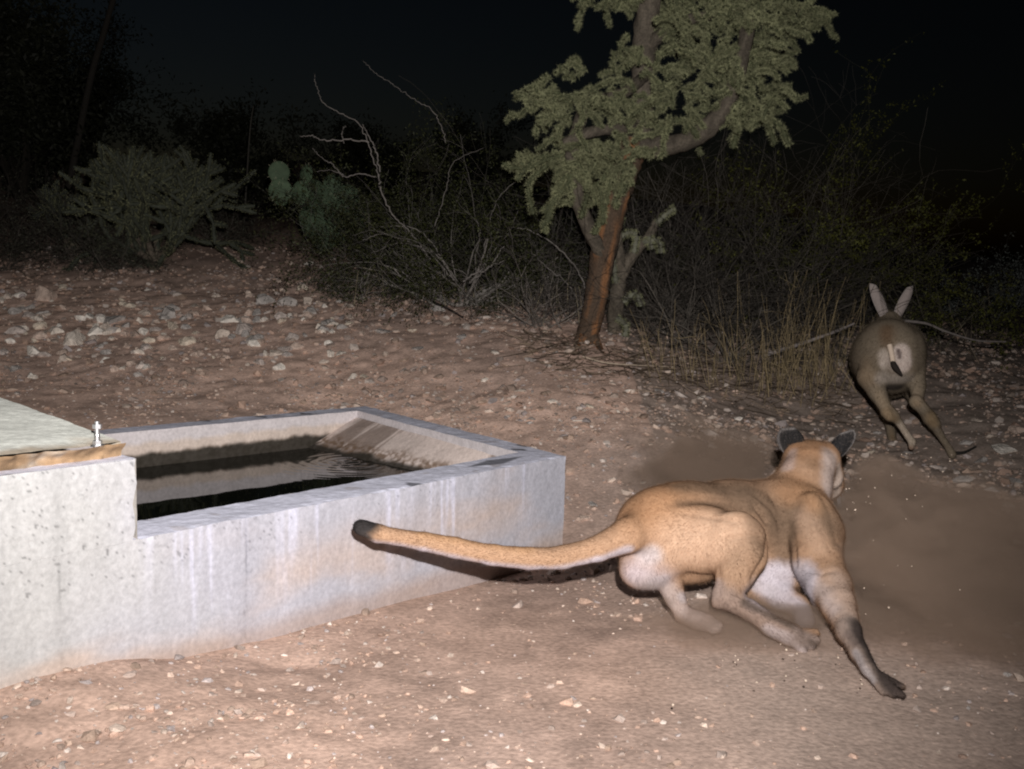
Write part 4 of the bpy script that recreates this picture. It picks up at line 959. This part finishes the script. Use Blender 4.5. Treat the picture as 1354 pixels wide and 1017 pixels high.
# --- creosote bush in the middle with bare grey stems
def bush(px, Y, name, label, seed, n, L, col_t, spreadx=1.0, leaf=None, nleaf=0, lsize=.01, lev=3, r0=.011, cat='bush', group=None, up_=.9, nch=3, wig=.16, lspread=.035, clip=None, side=0.0):
    r = np.random.RandomState(seed); b0 = gp(px, Y); t = empty(name, b0); tag(t, label, cat, group); mb = MB(); tips = []
    for k in range(n):
        a = r.rand() * 6.28; d = np.array([math.cos(a) * spreadx + side, math.sin(a) * .8 * spreadx, up_ * (.5 + .7 * r.rand())])
        p = b0 + np.array([r.randn() * .08, r.randn() * .08, -.02]); twigs(mb, p, d, L * (.6 + .6 * r.rand()), r0 * (.6 + .7 * r.rand()), lev, r, col_t, wig, 0, nch, .75, tips)
    mb.build('stems', M_twig, t, False)
    if leaf is not None:
        ml = MB(); leaves(ml, tips, nleaf, lsize, leaf, r, lspread); ml.build('foliage', M_leaf, t, False)
    return t
tg = (.23, .21, .19); dgreen = (.030, .034, .008)
cb = bush(608, 8.8, 'creosote_bush', 'big creosote bush with grey stems and dark leaves, left of the cholla tree', 41, 34, .72, tg, 1.25, dgreen, 22000, .011, 3, .010, up_=.75)
# long dead twigs reaching up and left out of it
mb = MB(); YB = 8.5; r = np.random.RandomState(8)
def dead(pts, Y, r0=.008, r1=.003, col=(.42, .38, .35)):
    q = smooth_path([P(a, b, Y + (c[0] if c else 0)) for a, b, *c in pts], 8 * len(pts)); tube(mb, q + .004 * r.randn(*q.shape), np.linspace(r0, r1, len(q)), col, 5, True)
for pts, a in (([(500, 230), (490, 200), (478, 168), (455, 152), (430, 138), (420, 118), (415, 98)], .007), ([(502, 228), (497, 200), (488, 180), (480, 165)], .009), ([(488, 188), (462, 185), (430, 186), (412, 180), (396, 181)], .009),
              ([(498, 234), (475, 230), (455, 233), (440, 218), (425, 208), (412, 196)], .007), ([(455, 232), (440, 226), (420, 226)], .005), ([(590, 190), (582, 165), (570, 145), (545, 130), (520, 112), (495, 96), (480, 80)], .005),
              ([(455, 190), (452, 175), (458, 165)], .006), ([(500, 232), (505, 255), (520, 285), (545, 310), (570, 345)], .010), ([(770, 410), (750, 375), (725, 355), (700, 330)], .008), ([(785, 415), (765, 360), (735, 325), (700, 305), (670, 300)], .010),
              ([(620, 375), (650, 350), (665, 325)], .012), ([(612, 372), (640, 355), (668, 345)], .010), ([(600, 370), (560, 330), (510, 310), (480, 318)], .008), ([(600, 370), (570, 320), (540, 300), (500, 300)], .008),
              ([(605, 372), (575, 335), (530, 322), (490, 335)], .006), ([(480, 400), (478, 370), (495, 350), (510, 335)], .005), ([(575, 300), (590, 250), (600, 215), (640, 195)], .005), ([(640, 330), (655, 270), (690, 230), (720, 190)], .005)):
    dead(pts, 8.3, a * .7, a * .28, (.19, .172, .158))
mb.build('dead_branches', M_twig, cb)
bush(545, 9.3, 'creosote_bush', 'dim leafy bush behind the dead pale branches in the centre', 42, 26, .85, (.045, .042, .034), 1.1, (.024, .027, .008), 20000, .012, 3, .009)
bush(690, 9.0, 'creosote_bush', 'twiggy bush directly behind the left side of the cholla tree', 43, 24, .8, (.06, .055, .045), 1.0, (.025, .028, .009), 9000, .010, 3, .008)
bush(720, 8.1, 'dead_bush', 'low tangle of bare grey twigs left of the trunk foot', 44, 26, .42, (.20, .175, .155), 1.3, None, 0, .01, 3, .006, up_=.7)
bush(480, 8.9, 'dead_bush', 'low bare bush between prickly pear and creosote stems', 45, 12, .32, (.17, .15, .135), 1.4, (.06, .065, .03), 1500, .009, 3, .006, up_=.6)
# --- thicket of dead brush behind the tree, to the right
gT = 'dead brush thicket right of the tree'
for k, (px, Y, L, n) in enumerate([(880, 9.0, 1.15, 34), (945, 9.2, 1.25, 34), (1000, 9.0, 1.1, 32), (905, 8.3, .75, 22), (965, 8.2, .7, 22), (850, 8.8, .8, 18), (1045, 9.4, .9, 18)]):
    bush(px, Y, 'dead_brush', ['tall tangled dead brush right behind the cholla trunk', 'tallest mass of dark dead brush between trunk and deer', 'dead brush at the right end of the thicket', 'low dead brush just right of the small cholla', 'low dead brush above the dry grass', 'thin dead brush touching the cholla trunk', 'dim dead brush left of the deer ears'][k], 60 + k, n, L, (.105, .092, .078), 1.0, None, 0, .01, 3, .0065, up_=.9, nch=3, wig=.2, cat='brush')
# --- dim leafy bushes at the right
for k, (px, Y, L, n, nl) in enumerate([(1105, 9.6, 1.0, 9, 3500), (1195, 10.5, 1.1, 8, 3000), (1235, 9.6, .7, 7, 1400), (1050, 10.2, 1.15, 8, 3000)]):
    bush(px, Y, 'creosote_bush', ['yellow-green bush just left of the deer ears', 'yellow-green bush rising behind the deer', 'low dim bush right of the deer back', 'tall dim green bush behind the dead brush'][k], 80 + k, n, L, (.09, .08, .055), .7, (.065, .068, .010), nl * 2, .014, 3, .007, lspread=.018, up_=1.2)
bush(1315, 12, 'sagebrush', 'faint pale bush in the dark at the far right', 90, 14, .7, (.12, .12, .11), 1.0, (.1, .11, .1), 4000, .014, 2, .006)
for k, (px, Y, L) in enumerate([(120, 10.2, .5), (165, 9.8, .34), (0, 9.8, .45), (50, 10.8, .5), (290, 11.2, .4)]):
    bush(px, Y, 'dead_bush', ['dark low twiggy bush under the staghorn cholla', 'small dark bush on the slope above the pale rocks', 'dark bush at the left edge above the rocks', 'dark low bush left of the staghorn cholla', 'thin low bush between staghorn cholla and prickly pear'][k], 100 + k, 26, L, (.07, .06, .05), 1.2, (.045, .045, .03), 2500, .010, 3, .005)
# --- distant mesquites against the night sky
def mesquite(px, Y, hgt_, wid, label, seed, nl=26000):
    r = np.random.RandomState(seed); b0 = gp(px, Y); t = empty('mesquite_tree', b0); tag(t, label, 'tree'); mb = MB(); tips = []
    for k in range(5):
        d = np.array([r.randn() * .5 * wid / hgt_, r.randn() * .3, 1]); twigs(mb, b0, d, hgt_ * .6, .06, 3, r, (.02, .017, .013), .15, .0, 4, .9, tips, 6, .004)
    mb.build('trunk', M_bark, t, False); ml = MB(); leaves(ml, tips, nl, .04, (.012, .013, .006), r, .12); ml.build('crown', M_leaf, t, False)
mesquite(30, 15, 2.6, 2.0, 'dark mesquite tree at the upper left corner', 1); mesquite(-60, 17, 3.2, 3, 'tall dark mesquite cut by the left edge', 2)
mesquite(320, 19, 1.7, 1.3, 'small dark round tree on the skyline left of centre', 3, 16000); mesquite(120, 21, 2.4, 1.4, 'faint dark tree behind the leaning pole', 4, 12000)
mesquite(470, 24, 2.0, 2.4, 'low dark tree far behind the dead branches', 5, 12000); mesquite(620, 22, 2.2, 2.2, 'dark tree behind the centre bush', 6, 12000)
# --- leaning pole, wire
mb = MB(); a = P(158, -30, 15); b = P(118, 112, 15); c = b + (b - a) * .9; c[2] = min(c[2], float(H(c[0], c[1])) - .1); q = smooth_path([a, (a + b) / 2, b, c], 24)
tube(mb, q, np.linspace(.035, .05, 24), (.03, .026, .022), 10, True, .06); pole = mb.build('leaning_pole', M_bark); tag(pole, 'dark leaning bare pole against the night sky at upper left', 'pole')
mb = MB(); tube(mb, smooth_path([gp(322, 12), P(330, 180, 12), P(335, 140, 12)], 12), np.linspace(.012, .006, 12), (.04, .036, .03), 6); st_ = mb.build('dry_stalk', M_twig); tag(st_, 'thin upright dry stalk right of the staghorn cholla', 'stalk')

# --- prickly pear
r = np.random.RandomState(12); b0 = gp(420, 10.2); pp = empty('prickly_pear', b0); tag(pp, 'prickly pear with round pale green pads left of the creosote bush', 'cactus')
I3, F3 = ico(3)
for (px, py, rr, Y) in [(369, 229, 14, 9.3), (371, 254, 16, 9.25), (405, 231, 12, 9.4), (398, 255, 15, 9.4), (418, 262, 22, 10.0), (440, 285, 24, 9.9), (415, 290, 22, 9.95), (460, 262, 16, 10.1), (450, 300, 20, 9.8), (430, 310, 20, 9.9), (475, 290, 16, 10.1), (440, 245, 13, 10.2)]:
    s = rr * Y / FPX; v = I3 * np.array([s, s * .17, s * 1.12]); v[:, 0] *= 1 - .18 * (v[:, 2] < 0) * (-v[:, 2] / s); a = r.randn() * .45; ca, sa = math.cos(a), math.sin(a)
    v = np.stack([v[:, 0] * ca - v[:, 1] * sa, v[:, 0] * sa + v[:, 1] * ca, v[:, 2]], -1); t = r.randn() * .2; v = np.stack([v[:, 0] * math.cos(t) + v[:, 2] * math.sin(t), v[:, 1], v[:, 2] * math.cos(t) - v[:, 0] * math.sin(t)], -1)
    mb = MB(); c = np.array([.06, .09, .052]) * (.85 + .3 * r.rand()); mb.add(v + P(px, py, Y), F3, c)
    w = v[r.choice(len(v), 60)] ; nn = w / np.linalg.norm(w, axis=1)[:, None] * np.array([.5, 1.5, .5]); nn /= np.linalg.norm(nn, axis=1)[:, None]; sd = np.cross(nn, r.randn(60, 3)); sd /= np.linalg.norm(sd, axis=1)[:, None]
    sp = np.stack([w - sd * .002, w + sd * .002, w + nn * .025], 1).reshape(-1, 3) + P(px, py, Y); mb.add(sp, np.arange(180).reshape(60, 3), (.3, .28, .2)); mb.build('pad', M_cactus, pp)

# --- dry grass tufts
def tuft(px, py, n, h, seed, label, col=(.23, .175, .095), group='tufts of tall dry grass', w=.15):
    r = np.random.RandomState(seed); b = G(px, py); V = []; C = []; F = []; k0 = 0; mb = MB()
    n = int(n * .55)
    for k in range(n):
        p = b + np.array([r.randn() * w, r.randn() * w, -.01]); hh = h * (.45 + .7 * r.rand()); d = np.array([r.randn() * .22, r.randn() * .2, 1]); q = branch_path(p, d, hh, 6, .06, 0, r)
        tube(mb, q, np.linspace(.0022, .0010, 7), np.array(col) * (.5 + .8 * r.rand()), 3, False)
        if r.rand() < .35:
            j = r.randint(2, 6); q2 = branch_path(q[j], d + .6 * r.randn(3), hh * .35, 4, .1, -.1, r); tube(mb, q2, np.linspace(.0018, .0009, 5), np.array(col) * (.5 + .8 * r.rand()), 3, False)
    o = mb.build('grass_tuft', M_grass, None, False); tag(o, label, 'grass', group)
gs = [(1085, 505, 60, .75), (1060, 515, 50, .7), (1040, 510, 34, .8), (1100, 490, 40, .7), (1015, 515, 26, .6), (990, 520, 22, .55), (960, 515, 18, .55), (935, 510, 18, .5), (905, 505, 20, .5), (890, 495, 14, .5), (1110, 515, 26, .55), (1075, 525, 30, .4), (1030, 530, 24, .35), (865, 500, 12, .4), (980, 500, 20, .7)]
for k, (px, py, n, h) in enumerate(gs): tuft(px, py, n, h, 200 + k, 'tuft of tall straw-coloured dry grass between the cholla tree and the deer')
for k, (px, py, n, h) in enumerate([(1270, 470, 12, .4), (1310, 480, 12, .4), (1240, 460, 10, .4), (1340, 500, 10, .35), (1290, 440, 12, .5)]): tuft(px, py, n, h, 230 + k, 'sparse dim dry grass on the dark ground right of the deer', (.2, .16, .11), 'dim grass right of the deer')
for k, (px, py, n, h) in enumerate([(500, 400, 12, .35), (530, 395, 10, .3), (690, 405, 16, .4), (720, 420, 14, .35), (650, 400, 10, .3), (745, 430, 12, .4)]): tuft(px, py, n, h, 250 + k, 'short thin dry grass at the foot of the bushes left of the trunk', (.3, .25, .16), 'thin grass at the foot of the bushes')
# --- twig litter along the foot of the thicket
mb = MB(); r = np.random.RandomState(77)
for k in range(900):
    px = r.uniform(690, 1120); py = 470 + (px - 760) * .17 + r.randn() * 16; p = G(px, py) if k % 3 == 0 else p + np.array([r.randn() * .05, r.randn() * .08, 0])
    z = float(H(p[0], p[1])); a = r.rand() * 6.28; q = branch_path([p[0], p[1], z + .008 + .03 * r.rand()], [math.cos(a), math.sin(a), .12 * r.randn()], .06 + .2 * r.rand(), 4, .14, 0, r)
    tube(mb, q, np.linspace(.0028, .0012, 5) * (.6 + r.rand()), np.array([.2, .15, .11]) * (.35 + 1.1 * r.rand()), 3, False)
lt = mb.build('twig_litter', M_twig, None, False); tag(lt, 'litter of broken twigs along the foot of the thicket', 'litter', None, 'stuff')
def lone(pts, Yf, r0, col, name, label, cat, dz=.012, r1=None):
    mb = MB(); q = [(lambda g: np.array([g[0], g[1], float(H(g[0], g[1])) + dz]))(G(*p)) for p in pts] if Yf is None else [P(*p, Yf) for p in pts]
    q = smooth_path(q, 8 * len(pts)); tube(mb, q, np.linspace(r0, r1 or r0 * .5, len(q)), col, 8, True, .06); tag(mb.build(name, M_twig), label, cat)
lone([(1010, 470), (1055, 456), (1100, 440), (1130, 428)], 8.2, .017, (.24, .21, .2), 'fallen_branch', 'grey fallen branch slanting up through the dry grass to the deer', 'branch')
lone([(1195, 424), (1225, 428), (1250, 438), (1290, 450), (1330, 452)], 8.0, .011, (.16, .14, .13), 'fallen_branch', 'thin dim bent branch right of the deer back', 'branch')
lone([(570, 403), (588, 410), (612, 422)], None, .014, (.03, .022, .02), 'charred_stick', 'short dark charred stick on the slope below the creosote bush', 'stick')
lone([(770, 486), (800, 492), (840, 497), (890, 499)], None, .006, (.42, .34, .26), 'pale_stick', 'thin pale stick lying at the foot of the cholla tree', 'stick', .06)
lone([(757, 561), (768, 559), (779, 559)], None, .0035, (.6, .56, .5), 'white_twig', 'tiny white twig on the mound above the trough corner', 'twig', .008)
lone([(1262, 606), (1275, 604), (1290, 598)], None, .012, (.02, .018, .016), 'dark_stick', 'short dark curved stick beside the deer hoof', 'stick', .01)

# ------------------------------------------------------------------ dust kicked up by the puma
def dust_mat():
    m = D.materials.new('kicked_up_dust'); m.use_nodes = True; t = m.node_tree; t.nodes.clear(); o = t.nodes.new('ShaderNodeOutputMaterial'); v = t.nodes.new('ShaderNodeVolumePrincipled')
    v.inputs['Color'].default_value = (.40, .30, .235, 1); v.inputs['Anisotropy'].default_value = -.1
    tc = t.nodes.new('ShaderNodeTexCoord'); mp_ = t.nodes.new('ShaderNodeVectorMath'); mp_.operation = 'LENGTH'
    no = t.nodes.new('ShaderNodeTexNoise'); no.inputs['Scale'].default_value = 2.6; no.inputs['Detail'].default_value = 4
    t.links.new(tc.outputs['Object'], no.inputs['Vector'])
    sc = t.nodes.new('ShaderNodeVectorMath'); sc.operation = 'ADD'; nv = t.nodes.new('ShaderNodeVectorMath'); nv.operation = 'MULTIPLY_ADD'
    nv.inputs[1].default_value = (1.5, 1.5, 1.5); nv.inputs[2].default_value = (-.75, -.75, -.75)
    t.links.new(no.outputs['Color'], nv.inputs[0]); t.links.new(tc.outputs['Object'], sc.inputs[0]); t.links.new(nv.outputs[0], sc.inputs[1]); t.links.new(sc.outputs[0], mp_.inputs[0])
    mr = t.nodes.new('ShaderNodeMapRange'); mr.interpolation_type = 'SMOOTHSTEP'; mr.inputs[1].default_value = .86; mr.inputs[2].default_value = .62; mr.inputs[3].default_value = 0; mr.inputs[4].default_value = DUST
    t.links.new(mp_.outputs['Value'], mr.inputs[0]); t.links.new(mr.outputs[0], v.inputs['Density']); t.links.new(v.outputs[0], o.inputs['Volume']); return m
DUST = 5.0; v, f_ = ico(3); MD = dust_mat()
for nm, lab, c, s in (('dust_cloud', 'brown dust cloud hanging over the ground right of the puma', (1.50, 3.95, .10), (.66, .98, .44)), ('dust_cloud', 'small puff of dust behind the back of the puma', (.90, 4.85, .22), (.42, .36, .34)), ('dust_cloud', 'faint low dust around the hind paws of the puma', (.78, 3.44, .03), (.42, .22, .13))):
    me = mesh_np(nm, v, f_, None, True, MD); o = link(nm, me); o.location = c; o.scale = s; tag(o, lab, 'dust', None, 'stuff')
mb = MB(); r = np.random.RandomState(9)       # flecks of grit thrown into the air
for k in range(170):
    p = P(r.uniform(1115, 1270), r.uniform(600, 900), r.uniform(3.2, 4.6)) if k % 6 else P(r.uniform(830, 1150), r.uniform(850, 940), r.uniform(2.7, 3.1))
    if p[2] > H(p[0], p[1]) + .01: mb.add(I0 * (.0014 + .0022 * r.rand() ** 3) * (1 + .3 * r.randn(12, 1)) + p, F0, (.55, .45, .36))
gt = mb.build('flying_grit', M_gravel, None, False); tag(gt, 'flecks of grit thrown up around the puma', 'grit', None, 'stuff')
